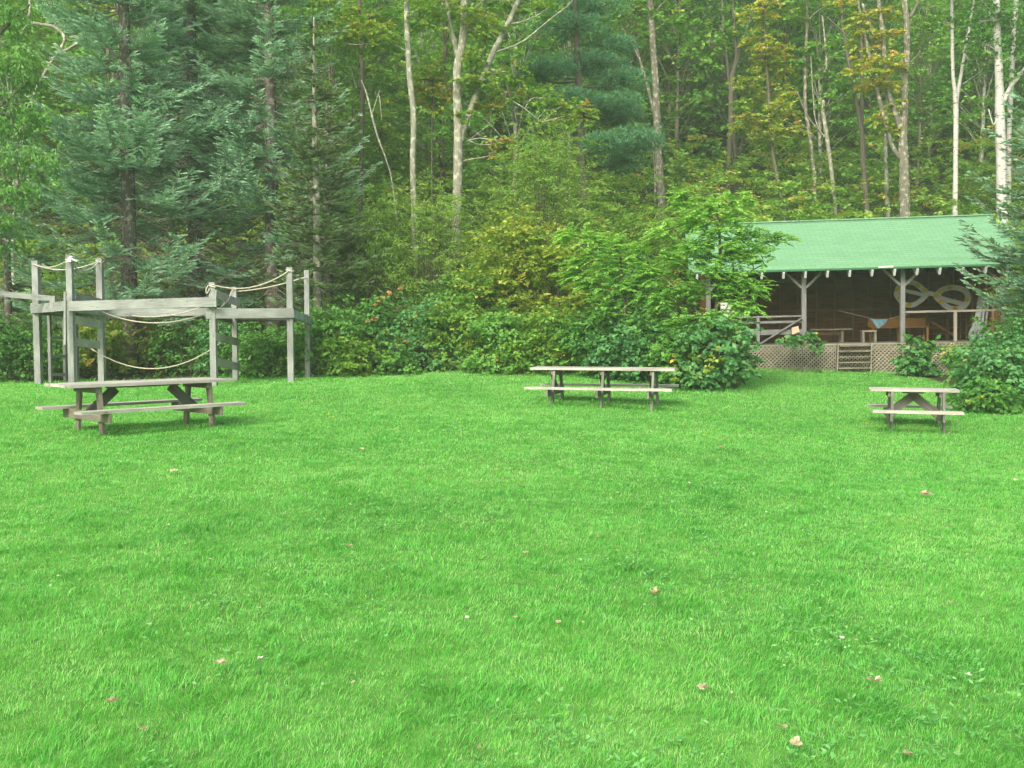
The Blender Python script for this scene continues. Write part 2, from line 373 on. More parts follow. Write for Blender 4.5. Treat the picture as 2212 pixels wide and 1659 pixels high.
def make_grass():
    N = 700000
    u = rng.uniform(0, 1, N); p = .42
    d = (3.0 ** p + u * (29.5 ** p - 3.0 ** p)) ** (1 / p)
    x = rng.uniform(-1, 1, N) * (.56 * d + .9); y = d
    Mn = 330000                                                     # the lawn goes on beyond the picture's sides and up to the viewer's feet
    d2 = (.6 ** p + rng.uniform(0, 1, Mn) * (29.5 ** p - .6 ** p)) ** (1 / p); sgn = rng.choice([-1., 1.], Mn)
    x2 = sgn * (.56 * d2 + .9 + rng.uniform(0, 1, Mn) ** 1.3 * 6.5)
    k3 = 40000; d3 = rng.uniform(.4, 3.0, k3); x3 = rng.uniform(-1, 1, k3) * (.56 * d3 + .9)
    x = np.concatenate([x, x2, x3]); d = np.concatenate([d, d2, d3]); y = d; N = len(x)
    keep = in_lawn(x, y) > -.12 * rng.uniform(0, 1, N) - .15
    # thin worn strip by the shrubs
    x, y, d = x[keep], y[keep], d[keep]; n = len(x)
    A = vnoise(x, y, 1.1, 1); B = vnoise(x, y, .38, 2); C = vnoise(x, y, 4.5, 5); D = vnoise(x, y, .13, 8)
    worn = np.exp(-(((x + 1.2) / 3.2) ** 2 + ((y - 25.8) / 1.1) ** 2))
    tall = np.clip(A * 1.0 + B * .9 + .25, 0, 1.6)
    h = (.025 + .028 * tall + .010 * D) * rng.uniform(.55, 1.25, n) * (1 - .5 * worn)
    w = .0024 * (np.maximum(d, 3.0) / 3.6) ** .72 * rng.uniform(.7, 1.35, n)
    h = h * (1 + np.clip((d - 12) / 40, 0, .4))
    for (tx, ty, th, fs, bb) in ((-5.75, 15.5, .83, (-.9, .9), .40), (1.822, 19.81, -.243, (-.976, 0, .976), .56), (7.24, 17.92, -.285, (-.425, .425), .41)):
        for f in fs:
            for sg in (-1, 1):
                lx, ly = tx + f * math.cos(th) - sg * bb * math.sin(th), ty + f * math.sin(th) + sg * bb * math.cos(th)
                h = h * (1 + 1.3 * np.exp(-((x - lx) ** 2 + (y - ly) ** 2) / .02))
    edge = in_lawn(x, y); h = h * (1 + 2.6 * np.exp(-((edge - .1) / .35) ** 2) * rng.uniform(0, 1, n) ** 2)
    z = g(x, y) - .004
    base = np.stack([x, y, z], 1)
    # tufts lean together
    la = vnoise(x, y, .9, 6) * 3 + vnoise(x, y, .3, 7) * 2.2 + rng.normal(0, .9, n)
    lean = np.stack([np.cos(la), np.sin(la), np.zeros(n)], 1) * (rng.uniform(.25, 1.0, n) * (.7 + .5 * tall))[:, None]
    fa = rng.uniform(0, 6.28, n); sd = np.stack([np.cos(fa), np.sin(fa), np.zeros(n)], 1)
    hh = h[:, None]; up = np.array([0, 0, 1.])
    m1 = base + up * hh * .55 + lean * hh * .25
    tp = base + up * hh * .95 + lean * hh * .95
    q1 = np.stack([base - sd * w[:, None] / 2, base + sd * w[:, None] / 2, m1 + sd * w[:, None] * .42, m1 - sd * w[:, None] * .42], 1)
    q2 = np.stack([m1 - sd * w[:, None] * .42, m1 + sd * w[:, None] * .42, tp + sd * w[:, None] * .06, tp - sd * w[:, None] * .06], 1)
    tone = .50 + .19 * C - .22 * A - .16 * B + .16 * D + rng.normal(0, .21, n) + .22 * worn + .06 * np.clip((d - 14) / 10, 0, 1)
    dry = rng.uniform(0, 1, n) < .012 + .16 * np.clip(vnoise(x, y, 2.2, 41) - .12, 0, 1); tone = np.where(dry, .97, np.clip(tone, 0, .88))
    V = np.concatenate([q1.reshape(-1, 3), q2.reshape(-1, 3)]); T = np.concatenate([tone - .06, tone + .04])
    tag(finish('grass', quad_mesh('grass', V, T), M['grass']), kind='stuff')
    # broad-leaved weeds and clover among the blades
    lm = LM(); K = 4200
    dd = (3.2 ** .5 + rng.uniform(0, 1, K) * (24 ** .5 - 3.2 ** .5)) ** 2; xx = rng.uniform(-1, 1, K) * .54 * dd
    ok = (in_lawn(xx, dd) > .3) & (vnoise(xx, dd, 2.4, 21) + .5 * np.exp(-((xx - 2.6) / 2) ** 2 - ((dd - 8.5) / 3) ** 2) > .12 + rng.normal(0, .12, K)); xx, dd = xx[ok], dd[ok]
    for a, b in zip(xx, dd):
        k = rng.integers(4, 10); th = rng.uniform(0, 6.28, k); c = np.array([a, b, float(g(a, b)) + .012])
        rr = rng.uniform(.0, .09, k)[:, None]
        dr = np.stack([np.cos(th), np.sin(th), rng.uniform(.0, .5, k)], 1)
        lm.leaves(c + dr * rr + np.stack([np.zeros(k), np.zeros(k), rng.uniform(0, .025, k)], 1), dr, np.array([0, 0, 1.]) + rng.normal(0, .25, (k, 3)), rng.uniform(.015, .045, k) * (.7 + b / 22), rng.uniform(.012, .022, k) * (.7 + b / 22), rng.normal(.5, .22, k), .55)
    tag(lm.build('weeds', M['weed']), kind='stuff')
make_grass()

# ------------------------------------------------------------------ small things on the lawn
def fallen_leaf(px, py, wpx, tone, label, group=None, curl=.3, lift=.045, spiky=False, petals=6):
    p = gp(px, py); d = p[1]; r = wpx * d / F / 2
    c = np.array([p[0], p[1], float(g(p[0], p[1])) + lift]); lm = LM()
    k = 7 if not spiky else 9
    a0 = rng.uniform(0, 6.28)
    for i in range(k):
        th = a0 + 2 * math.pi * i / k * (1 if not spiky else .8); rr = r * rng.uniform(.75, 1.15)
        ax = np.array([[math.cos(th), math.sin(th) * .9, curl * rng.uniform(-.2, 1.4) + (.9 * rng.uniform(0, 1) if spiky else 0)]])
        lm.leaves(c[None], ax, np.array([[rng.normal(0, .3), rng.normal(0, .3), 1.]]), np.array([rr]), np.array([rr * (1.15 if not spiky else .45)]), np.array([tone + rng.normal(0, .1)]), .6, .12)
    lm.leaves(c[None], np.array([[math.cos(a0 + .4), math.sin(a0 + .4), .25]]), np.array([[0, 0, 1.]]), np.array([r * 1.7]), np.array([r * .12]), np.array([tone - .3]))
    o = lm.build('fallen_leaf', M['dead'], base=c - np.array([0, 0, lift])); o.location = [float(v) for v in c - np.array([0, 0, lift])]
    tag(o, label, 'leaf', group or 'fallen leaves on the lawn')
fallen_leaf(1519, 1507, 32, .72, 'broad flat tan maple leaf with frilled edge on the lawn')
fallen_leaf(1718, 1634, 36, 1.0, 'pale pointed curled leaf standing up in grass at lawn\'s near edge', curl=1.2)
fallen_leaf(1690, 1598, 26, .9, 'cupped greyish white leaf just behind the pale pointed curled leaf', curl=.8)
fallen_leaf(1888, 1498, 40, .85, 'spiky curled beige leaf with fingers pointing up from the grass', spiky=True, lift=.05)
fallen_leaf(1416, 1300, 36, .62, 'crumpled yellow-brown leaf cluster lying in mid lawn', spiky=True, curl=.4)
fallen_leaf(473, 1453, 30, .7, 'crinkled tan leaf lying apart in the near grass by a brown one')
fallen_leaf(241, 1539, 30, .15, 'flat reddish brown leaf half sunk in the near grass')
fallen_leaf(376, 1026, 20, .85, 'pinkish pale leaf on the grass below the grey picnic table')
fallen_leaf(2000, 1078, 30, .6, 'long orange-tan leaf on the clover patch below the short table')
fallen_leaf(2195, 1044, 12, 1.0, 'tiny white scrap on the grass at the lawn\'s edge', curl=.1)
fallen_leaf(1580, 1522, 14, .8, 'small yellow leaf beside the broad tan maple leaf', spiky=True)
fallen_leaf(763, 1497, 16, 1.0, 'thin cream leaf upright in the near grass', curl=1.0)
for px, py, w, t in [(783, 977, 14, .8), (1075, 1022, 10, .8), (1557, 974, 18, .6), (1137, 1207, 16, .5), (755, 1192, 16, .7), (930, 1407, 12, .2), (1206, 1362, 16, .75), (1113, 1352, 12, .6), (560, 1330, 10, .6),
                     (322, 1366, 10, .9), (1260, 1362, 9, .7), (1648, 1128, 10, .7), (1490, 1052, 8, .7), (128, 1260, 10, .9), (455, 1222, 10, .7), (2090, 1212, 10, .6), (924, 1304, 10, .6), (1850, 1402, 10, .7), (2055, 1318, 14, .4), (1035, 1640, 14, .4), (310, 1600, 16, .2), (1960, 1652, 24, .4), (1290, 1172, 12, .3), (370, 1252, 8, .5)]:
    fallen_leaf(px, py, w, t, 'small dry brown leaf scattered on the mown grass')
def bloom(px, py, wpx, label, group, mat, name):
    p = gp(px, py); r = max(wpx * p[1] / F / 2, .018); c = np.array([p[0], p[1], float(g(p[0], p[1]))]); hd = c + np.array([0, 0, .075])
    root = thing(name, label, 'flower', c, 0, group)
    lm = LM(); k = 14; th = rng.uniform(0, 6.28, k)
    lm.leaves(np.repeat(hd[None], k, 0), np.stack([np.cos(th), np.sin(th), rng.uniform(.1, .9, k)], 1), np.tile([0, 0, 1.], (k, 1)), np.full(k, r), np.full(k, r * .6), rng.uniform(.2, 1, k), .7)
    lm.build('flower_head', mat, root, c)
    MB().tube([c, hd], .0025, 5).build('stem', M['weed'], root, c)
for px, py in [(708, 906), (720, 911)]: bloom(px, py, 8, 'yellow dandelion in the pair on the open lawn near the grey table', 'dandelions on the lawn', M['petal'], 'dandelion')
bloom(882, 908, 7, 'lone yellow dandelion on open lawn between the grey and the three-frame table', 'dandelions on the lawn', M['petal'], 'dandelion')
for px, py in [(1521, 951), (1540, 956)]: bloom(px, py, 7, 'yellow dandelion in the pair below the three-frame picnic table', 'dandelions on the lawn', M['petal'], 'dandelion')
bloom(1888, 900, 9, 'yellow dandelion at the bench end of the short table', 'dandelions on the lawn', M['petal'], 'dandelion')
bloom(1873, 925, 11, 'yellow dandelion just in front of the short picnic table', 'dandelions on the lawn', M['petal'], 'dandelion')
for i in range(10):
    px, py = rng.uniform(20, 2190), 1000 + 560 * rng.uniform(0, 1) ** 1.3
    bloom(px, py, 5, 'tiny white clover head in the grass', 'clover heads in the lawn', M['clover'], 'clover_flower')

# ------------------------------------------------------------------ picnic tables
def picnic_table(label, x, y, zg, th, L, W, B, frames, bt, bb, topm, legm, planks, brace='length', lw=.115, hgt=.75):
    z0 = zg
    t = thing('picnic_table', label, 'picnic table', (x, y, z0), th, 'picnic tables on the lawn')
    ht, hs = hgt, .385 * hgt / .75; T = .042
    mb = MB(); pw = W / planks
    for i in range(planks):
        v = -W / 2 + pw * (i + .5); e = rng.uniform(-.012, .012, 2)
        mb.beam((-L / 2 + e[0], v, ht - T / 2 + rng.uniform(-.002, .002)), (L / 2 + e[1], v, ht - T / 2 + rng.uniform(-.002, .002)), pw - .008, T, jit=.002)
    mb.build('tabletop', topm, t)
    for s in (-1, 1):
        q = MB().beam((-L / 2, s * B, hs - .021), (L / 2, s * B, hs - .021), .24, .042, jit=.003); q.build('bench_seat', topm, t)
    for fi, f in enumerate(frames):  # frame wood toned darker, partly for shade under the seats
        ins = 0
        MB().beam((f, -W / 2 + .05, ht - T - .047), (f, W / 2 - .05, ht - T - .047), .04, .09).build('top_cleat', legm, t)
        MB().beam((f, -B - .11, hs - .042 - .07), (f, B + .11, hs - .042 - .07), .04, .14).build('seat_support', legm, t)
        for s in (-1, 1):
            MB().beam((f + .045, s * bb, -.06), (f + .045, s * bt, ht - T - .004), .09 if lw is None else lw, .045, up=(1, 0, 0)).build('leg', legm, t)
        if brace == 'length':  # braces get a dark colour for the shade below the top
            sg = -1 if f > 0 else 1
            MB().beam((f + sg * .03, 0, hs - .10), (f + sg * L * .17, 0, ht - T - .05), .15, .045, up=(0, 1, 0)).build('brace', M['wooddark'], t)
        elif brace == 'centre':
            sg = -1 if f > 0 else 1
            MB().beam((f + sg * .0, 0, hs - .12), (sg * .03, 0, ht - T - .055), .15, .045, up=(0, 1, 0)).build('brace', M['wooddark'], t)
        else:
            MB().beam((f - .045, B * .62, hs - .14), (f - .045, -bt * .55, ht - T - .05), .12, .04, up=(1, 0, 0)).build('brace', M['wooddark'], t)
    if brace in ('length', 'centre'):
        mb = MB()
        mb.beam((-L * .12, 0, ht - T - .024) if brace == 'centre' else (-L * .22, 0, ht - T - .024), (L * .12, 0, ht - T - .024) if brace == 'centre' else (L * .22, 0, ht - T - .024), .1, .04); mb.build('centre_cleat', legm, t)
    return t
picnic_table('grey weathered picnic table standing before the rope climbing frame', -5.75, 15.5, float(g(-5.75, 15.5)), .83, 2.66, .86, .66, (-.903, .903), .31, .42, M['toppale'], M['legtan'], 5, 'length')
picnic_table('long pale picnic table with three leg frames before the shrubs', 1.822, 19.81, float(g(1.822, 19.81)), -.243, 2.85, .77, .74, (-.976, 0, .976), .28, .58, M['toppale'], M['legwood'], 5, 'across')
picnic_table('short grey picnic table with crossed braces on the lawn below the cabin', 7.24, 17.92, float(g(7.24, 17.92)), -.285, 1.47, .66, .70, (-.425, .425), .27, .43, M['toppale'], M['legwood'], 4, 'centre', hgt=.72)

# ------------------------------------------------------------------ rope climbing frame
def make_climber():
    q1 = lambda u, v, d: P(u * .328, 512 + v * .328, d)          # first zoomed view
    q4 = lambda u, v, d: P(u * .2058, 512 + v * .2058, d)
    base = P(300, 820, 25.5); base[2] = float(g(base[0], base[1]))
    t = thing('climbing_frame', 'weathered grey timber climbing frame with two platforms, beams and sagging ropes', 'climbing frame', base)
    W = M['wood']
    def post(px, ytop, d, w=.145, zb=None):
        p = P(px, ytop, d); zz = float(g(p[0], p[1])) - .15 if zb is None else zb
        MB().beam((p[0], p[1], zz), p, w, w, up=(0, 1, 0), jit=.004).build('post', W, t, base); return p
    p1 = post(77.4, 563, 26.4, .16); p2 = post(150, 551, 24.4, .14); p3 = post(215, 558, 26.0, .15)
    p4 = post(160, 667, 27.9, .15)
    r1 = post(459, 610, 24.0, .145); r2 = post(506, 620, 26.0, .13); r3 = post(626, 578, 24.6, .145); r4 = post(663, 584, 26.5, .13)
    # platforms: boards and rim
    def platform(c, zs, n):
        mb = MB(); a, b, cc, dd = [np.array([k[0], k[1], z]) for k, z in zip(c, zs)]     # front-left, front-right, back-right, back-left
        for i in range(n):
            f = (i + .5) / n; s = a * (1 - f) + b * f; e = dd * (1 - f) + cc * f
            mb.beam(s, e, np.linalg.norm(b - a) / n - .012, .04, jit=.003)
        mb.build('platform', M['wooddark'], t, base)
    zp = 2.20
    platform((p1, p2, p3, p4), (zp, zp + .03, zp - .03, zp - .06), 13)
    zr = 2.08
    platform((r1, r3, r4, r2), (zr, zr + .02, zr - .16, zr - .18), 13)
    off = np.array([0, -.10, 0])
    def board(a, b, h=.22, w=.045, name='rim_board', m=W):
        MB().beam(a, b, w, h, jit=.003).build(name, m, t, base)
    def at(p, z, dx=0, dy=0): return np.array([p[0] + dx, p[1] + dy, z])
    dv = nrm(p2[:2] - p1[:2])
    nv = np.array([dv[1], -dv[0]]); nv = nv if nv[1] < 0 else -nv
    o1 = np.array([nv[0], nv[1], 0]) * .11
    board(at(p1, 2.14) + o1 - np.array([*dv, 0]) * .12, at(p2, 2.18) + o1 + np.array([*dv, 0]) * .0, .23)
    board(at(p2, 2.12, .095, 0), at(p3, 2.06, .10, .1), .2)
    board(at(p2, 2.42, .095, .05), at(p3, 2.30, .10, .1), .14)
    board(at(p1, 2.10, -.1), at(p4, 2.05, -.1), .2); board(at(p4, 2.05, 0, .1), at(p3, 2.06, 0, .1), .2)
    # right tower rim
    board(at(r1, zr - .10, -.15, -.095), at(r3, zr - .07, .10, -.095), .235)
    board(at(r3, zr - .09, .095, -.1), at(r4, zr - .26, .09, .1), .2)
    board(at(r1, zr - .1, -.095), at(r2, zr - .26, -.09, .1), .14, m=M['wooddark']); board(at(r2, zr - .22, 0, .09), at(r4, zr - .21, 0, .09), .10, m=M['wooddark'])
    # ladder boards
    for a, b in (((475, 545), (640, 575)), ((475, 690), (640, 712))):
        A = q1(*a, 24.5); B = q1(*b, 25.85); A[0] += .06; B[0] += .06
        board(A, B, .2, .04, 'ladder_board', M['toppale'])  # tan boards, toned paler to offset their shaded side
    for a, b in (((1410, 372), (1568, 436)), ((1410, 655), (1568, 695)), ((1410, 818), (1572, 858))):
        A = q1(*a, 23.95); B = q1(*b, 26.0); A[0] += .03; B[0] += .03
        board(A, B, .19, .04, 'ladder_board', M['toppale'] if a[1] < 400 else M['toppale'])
    # long beams between the towers
    A = P(140, 661.5, 24.2); B = P(468, 652, 23.8); MB().beam(A, B, .06, .235, jit=.004).build('beam', W, t, base)
    A = P(208, 676, 26.15); B = P(512, 673, 26.1); MB().beam(A, B, .06, .20, jit=.004).build('beam', W, t, base)
    # beam running out of the picture on the other side, with its cleat
    A = P(-330, 604, 24.6); B = P(119, 645.5, 25.5); MB().beam(A, B, .06, .135, jit=.004).build('beam', W, t, base)
    A = P(-325, 585, 24.8); MB().beam((A[0], A[1], float(g(A[0], A[1])) - .15), A, .14, .14, up=(0, 1, 0)).build('post', W, t, base)
    A = P(114, 641, 25.05); B = P(114, 674, 25.05); MB().beam(A, B, .13, .05, up=(0, 1, 0)).build('cleat', W, t, base)
    A = P(140.5, 630, 24.15); B = P(140.5, 745, 24.15); MB().beam(A, B, .05, .05, up=(0, 1, 0)).build('cleat', W, t, base)
    # rear ladder
    l1 = P(106.6, 690, 27.1); l2 = P(139, 690, 27.6)
    for l in (l1, l2): MB().beam((l[0], l[1], float(g(l[0], l[1])) - .1), (l[0], l[1], 2.05), .13, .07, up=(1, 0, 0)).build('ladder_rail', W, t, base)
    for v in (730, 770, 809):
        a = P(108, v, 27.05); b = P(143, v, 27.55); MB().beam(a, b, .04, .085).build('ladder_rung', W, t, base)
    # ropes
    def rope(a, b, sag, d0=.016, name='rope'):
        s = np.linspace(0, 1, 22)[:, None]; q = a * (1 - s) + b * s; q[:, 2] -= (4 * sag * s * (1 - s))[:, 0]
        MB().tube(q, d0, 6).build(name, M['rope'], t, base)
    def drop(p, k): return p - np.array([0, 0, k])
    F0 = np.array([0, -.08, 0])
    rope(drop(p1, .10) + F0, drop(p2, .12) + F0, .13); rope(drop(p1, .12) + F0, drop(p3, .08) + F0, .17)
    rope(drop(p2, .16) + F0, drop(p3, .10) + F0, .22)
    rope(P(206, 667, 25.9), P(456, 673, 24.1), .32); rope(P(262, 678, 26.2), P(432, 664, 25.6), .15)
    rope(P(197, 753, 25.6), P(476, 741, 25.0), .58)
    rope(drop(r1, .05) + F0, drop(r3, .08) + F0, .24); rope(drop(r2, .12), drop(r4, .16), .07); rope(drop(r3, .07), drop(r4, .20), .10)
    # knots, loops and loose ends
    th = np.linspace(0, 2 * math.pi, 16)
    for p, k in ((r1, .1), (p2, .13), (p1, .11), (p3, .09), (r3, .08)):
        c = drop(p, k); MB().tube(np.stack([c[0] + .092 * np.cos(th), c[1] + .092 * np.sin(th), c[2] + .02 * np.sin(th * 2)], 1), .018, 6).build('rope_knot', M['rope'], t, base)
    lp = smooth_path([q1(1372, 318, 23.9), q1(1358, 345, 23.88), q1(1362, 375, 23.9), q1(1380, 340, 23.9)], 14); MB().tube(lp, .016, 6).build('rope_knot', M['rope'], t, base)
    lp = smooth_path([q1(1425, 395, 24.2), q1(1480, 430, 24.5), q1(1455, 462, 24.4), q1(1500, 420, 24.8), q1(1525, 362, 25.3), q1(1545, 352, 25.8)], 24); MB().tube(lp, .016, 6).build('rope', M['rope'], t, base)
    lp = smooth_path([q1(1438, 545, 24.1), q1(1440, 575, 24.1), q1(1437, 612, 24.1)], 8); MB().tube(lp, .014, 6).build('rope', M['rope'], t, base)
    kn = MB(); A = q4(730, 215, 24.25)
    for e in ((728, 262), (770, 205), (820, 255), (700, 270)):
        kn.beam(A, q4(*e, 24.2), .07, .03)
    kn.build('cloth_knot', M['white'], t, base)
make_climber()

# ------------------------------------------------------------------ open cabin
yaw = math.radians(-7.7); tilt = math.radians(1.15)
CO = P(1530, 712, 29.4); CO[2] = 1.13 - .0
CL, CDEP = 8.25, 5.4
cabin = thing('cabin', 'open-fronted wooden cabin with green shingle roof and lattice skirt', 'cabin', CO)
cabin.rotation_mode = 'XYZ'; cabin.rotation_euler = (0, -tilt, yaw)
from mathutils import Euler, Matrix
RM = np.array(Euler((0, -tilt, yaw), 'XYZ').to_matrix())
def cab_local(px, py, back):
    """point in the cabin's own axes on the photo's ray, 'back' metres behind the front line"""
    n = RM @ np.array([0, 1., 0]); o = CO + n * back; c0 = np.array([0, 0, H]); r = P(px, py, 10.) - c0
    s = ((o - c0) @ n) / (r @ n); return RM.T @ (c0 + r * s - CO)
def cabw(l): return CO + RM @ np.array(l, float)
Z2 = lambda u, v: (1451 + u * .3441, 426.7 + v * .3441)
def make_cabin():
    EZ, RZ = 2.25, 3.70                                        # eave and ridge above the deck
    W, B, S = M['postwood'], M['brown'], M['stud']
    OH, OE = .42, .55
    mb = MB()
    for i in range(36): mb.beam((0, .07 + i * .15, -.02), (CL, .07 + i * .15, -.02), .145, .04)
    mb.build('deck', M['wooddark'], cabin)
    MB().beam((-.02, -.02, -.15), (CL + .02, -.02, -.15), .04, .2).build('deck_joist', M['wooddark'], cabin)
    # back and side walls of horizontal boards with studs
    def wall(name, a, b, h, n):
        mb = MB(); a = np.array(a); b = np.array(b)
        for i in range(n):
            z = h * (i + .5) / n; mb.beam(a + [0, 0, z], b + [0, 0, z], .03, h / n - .0008)
        off = np.array([0, .03, h / 2]) if a[0] != b[0] else np.array([.03 if a[0] > 1 else -.03, 0, h / 2])
        mb.beam(a + off, b + off, .02, h)
        return mb.build(name, B, cabin)
    bw = wall('back_wall', (0, CDEP, 0), (CL, CDEP, 0), EZ, 14)
    for x in np.arange(.3, CL, .61): MB().beam((x, CDEP - .065, 0), (x, CDEP - .065, EZ), .05, .09, up=(0, 1, 0)).build('stud', S, bw)
    MB().beam((.05, CDEP - .13, 1.05), (CL - .05, CDEP - .13, 1.05), .03, .09).build('rail', S, bw)
    for nm, x, sg in (('side_wall', 0, 1), ('side_wall', CL, -1)):
        sw = wall(nm, (x, .12, 0), (x, CDEP - .02, 0), EZ, 14)
        for y in np.arange(.7, CDEP, .61): MB().beam((x + sg * .065, y, 0), (x + sg * .065, y, EZ), .05, .09).build('stud', S, sw)
    for x in (0, CL):                                          # gables
        mb = MB(); hh = RZ - EZ - .2
        for i in range(10):
            f = (i + .5) / 10; half = (CDEP / 2) * (1 - f); mb.beam((x, CDEP / 2 - half, EZ + hh * f), (x, CDEP / 2 + half, EZ + hh * f), .03, hh / 10 - .005)
        mb.build('gable', B, cabin)
    # posts with knee braces; the plate they carry
    bays = [0.02, CL / 3, 2 * CL / 3, CL - .02]
    for i, x in enumerate(bays):
        p = MB().beam((x, .02, -.0), (x, .02, EZ - .12), .125, .125, up=(0, 1, 0), jit=.006).build('post', W, cabin)
        for sg in (-1, 1):
            if (i == 0 and sg < 0) or (i == 3 and sg > 0): continue
            MB().beam((x + sg * .06, .02, EZ - .62), (x + sg * .56, .02, EZ - .13), .07, .085, up=(0, 1, 0)).build('brace', W, p)
    MB().beam((-.3, .02, EZ - .06), (CL + .3, .02, EZ - .06), .1, .12).build('plate', M['wooddark'], cabin)
    MB().beam((-.1, 1.4, EZ - .35), (CL / 3, 1.4, EZ - .35), .08, .10).build('tie_beam', W, cabin)
    for x in bays: MB().beam((x, .1, EZ - .06), (x, CDEP - .05, EZ - .06), .09, .14).build('tie_beam', M['brown'], cabin)
    # roof: two slopes
    half = CDEP / 2; run = half + OH; slope = (RZ - EZ) / half
    ze = EZ - OH * slope + .12
    ridge = RZ + .12
    def slab(y0, z0, y1, z1, name):
        mb = MB(); x0, x1 = -OE, CL + OE; th = .05
        L = math.hypot(y1 - y0, z1 - z0); nx = 40
        # slightly wavy sheathing
        o = 0; rows = 14
        for j in range(rows + 1):
            for i in range(nx + 1):
                f = j / rows; x = x0 + (x1 - x0) * i / nx; sag = -.02 * math.sin(math.pi * f) + .008 * math.sin(i * .9) * math.sin(j * .7)
                mb.v.append(np.array([x, y0 + (y1 - y0) * f, z0 + (z1 - z0) * f + sag]))
        for j in range(rows):
            for i in range(nx):
                a = j * (nx + 1) + i; mb.f.append((a, a + 1, a + nx + 2, a + nx + 1)); mb.sm.append(True)
                for (ii, jj) in ((i, j), (i + 1, j), (i + 1, j + 1), (i, j + 1)): mb.uv.append(((x1 - x0) * ii / nx, L * jj / rows))
        r = mb.build(name, M['roof'], cabin); so = r.modifiers.new('thickness', 'SOLIDIFY'); so.thickness = .045; so.offset = -1
        return r
    rf = slab(-OH, ze, half, ridge, 'roof'); rb = slab(CDEP + OH, ze, half, ridge, 'roof')
    MB().beam((-OE, -OH - .012, ze - .03), (CL + OE, -OH - .012, ze - .03), .02, .055).build('drip_edge', M['eave'], rf)
    MB().beam((-OE - .02, half, ridge + .0), (CL + OE + .02, half, ridge + .0), .10, .014).build('ridge_cap', M['roof'], rf)
    sl = np.array([0, run, ridge - ze]); sl /= np.linalg.norm(sl)
    k = 0
    for x in np.arange(-.32, CL + .5, .612):
        a = np.array([x, -OH + .01, ze - .17]); b = a + sl * (run / sl[1] - .05)
        MB().beam(a, b, .06, .19, up=(0, 0, 1)).build('rafter', M['frame'], rf)
        a2 = np.array([x, CDEP + OH - .02, ze - .105]); b2 = a2 + np.array([0, -sl[1], sl[2]]) * (run / sl[1] - .05)
        MB().beam(a2, b2, .05, .12).build('rafter', M['brown'], rb)
    A = cab_local(*Z2(1298, 428), -OH - .04); Bq = cab_local(*Z2(1392, 428), -OH - .04); A[2] = Bq[2] = ze - .005
    MB().beam(A, Bq, .03, .05, jit=.012).build('loose_flashing', M['white'], rf)
    # lattice skirt
    def lattice(x0, x1):
        mb = MB(); zt, zb = -.03, -1.15; st = .112; h = zt - zb
        for sg, yy in ((1, -.065), (-1, -.052)):
            for s in np.arange(x0 - h, x1 + h, st):
                # line x = s + sg * (z - zb)
                pts = []
                for z in (zb, zt):
                    pts.append((s + sg * (z - zb), z))
                (xa, za), (xb, zb2) = pts
                lo, hi = 0., 1.
                dx = xb - xa
                t0, t1 = sorted(((x0 - xa) / dx, (x1 - xa) / dx)); lo, hi = max(lo, t0), min(hi, t1)
                if hi - lo < .05: continue
                mb.beam((xa + dx * lo, yy, za + (zb2 - za) * lo), (xa + dx * hi, yy, za + (zb2 - za) * hi), .040, .012, up=(0, 1, 0)) if False else mb.beam((xa + dx * lo, yy, za + (zb2 - za) * lo), (xa + dx * hi, yy, za + (zb2 - za) * hi), .012, .036, up=(0.7, 0, -.7 * sg))
        mb.beam((x0, -.06, zt + .0), (x1, -.06, zt + .0), .03, .035)
        mb.build('lattice_skirt', M['lattice'], cabin)
    xs0 = cab_local(1809, 770, -.06)[0]; xs1 = cab_local(1881, 770, -.06)[0]
    lattice(-.05, xs0); lattice(xs1, CL + .05); lattice(xs0, xs1)
    # steps
    st = thing('steps', None, None); st.parent = cabin
    zs = [-.07, -.23, -.39, -.55, -.71]
    for i, z in enumerate(zs):
        MB().beam((xs0 + .03 - .018 * i, -.16 - .06 * i, z), (xs1 - .03 - .018 * i, -.16 - .06 * i, z), .17, .04, jit=.003).build('tread', M['legtan'], st)
    for x in (xs0, xs1): MB().beam((x, -.13, -.03), (x - .1, -.46, -.95), .04, .15, up=(0, 1, 0)).build('stringer', M['legtan'], st)
    # railings
    def L2(u, v, b=.02): return cab_local(*Z2(u, v), b)
    x0, x1 = .07, bays[1] - .06
    ra = thing('railing', None, None); ra.parent = cabin
    zt, zm, zw = L2(650, 747)[2], L2(650, 782)[2], L2(650, 845)[2]
    MB().beam((x0, .02, zt), (x1, .02, zt), .09, .05).build('top_rail', W, ra); MB().beam((x0, .02, zm), (x1, .02, zm), .04, .07).build('rail', W, ra)
    MB().beam((x0, .02, zw), (x1, .02, zw), .04, .15).build('rail', W, ra)
    xm = L2(541, 800)[0]; MB().beam((xm, -.03, 0), (xm, -.03, zt - .03), .085, .05, up=(0, 1, 0)).build('baluster', W, ra)
    MB().beam((xm + .06, -.035, .03), (x1, -.035, zt - .06), .04, .09, up=(0, 1, 0)).build('brace', W, ra); MB().beam((xm - .06, -.035, .03), (xm - 1.15, -.035, zt - .25), .04, .09, up=(0, 1, 0)).build('brace', W, ra)
    rb_ = thing('railing', None, None); rb_.parent = cabin
    x0, x1 = bays[2] + .06, bays[3] - .06; zt = L2(1780, 712)[2]
    MB().beam((x0, .02, zt), (x1, .02, zt), .05, .06).build('top_rail', M['woodtan'], rb_)
    xm = L2(1779, 800)[0]; MB().beam((xm, .02, 0), (xm, .02, zt - .03), .085, .085, up=(0, 1, 0)).build('baluster', M['woodtan'], rb_)
make_cabin()

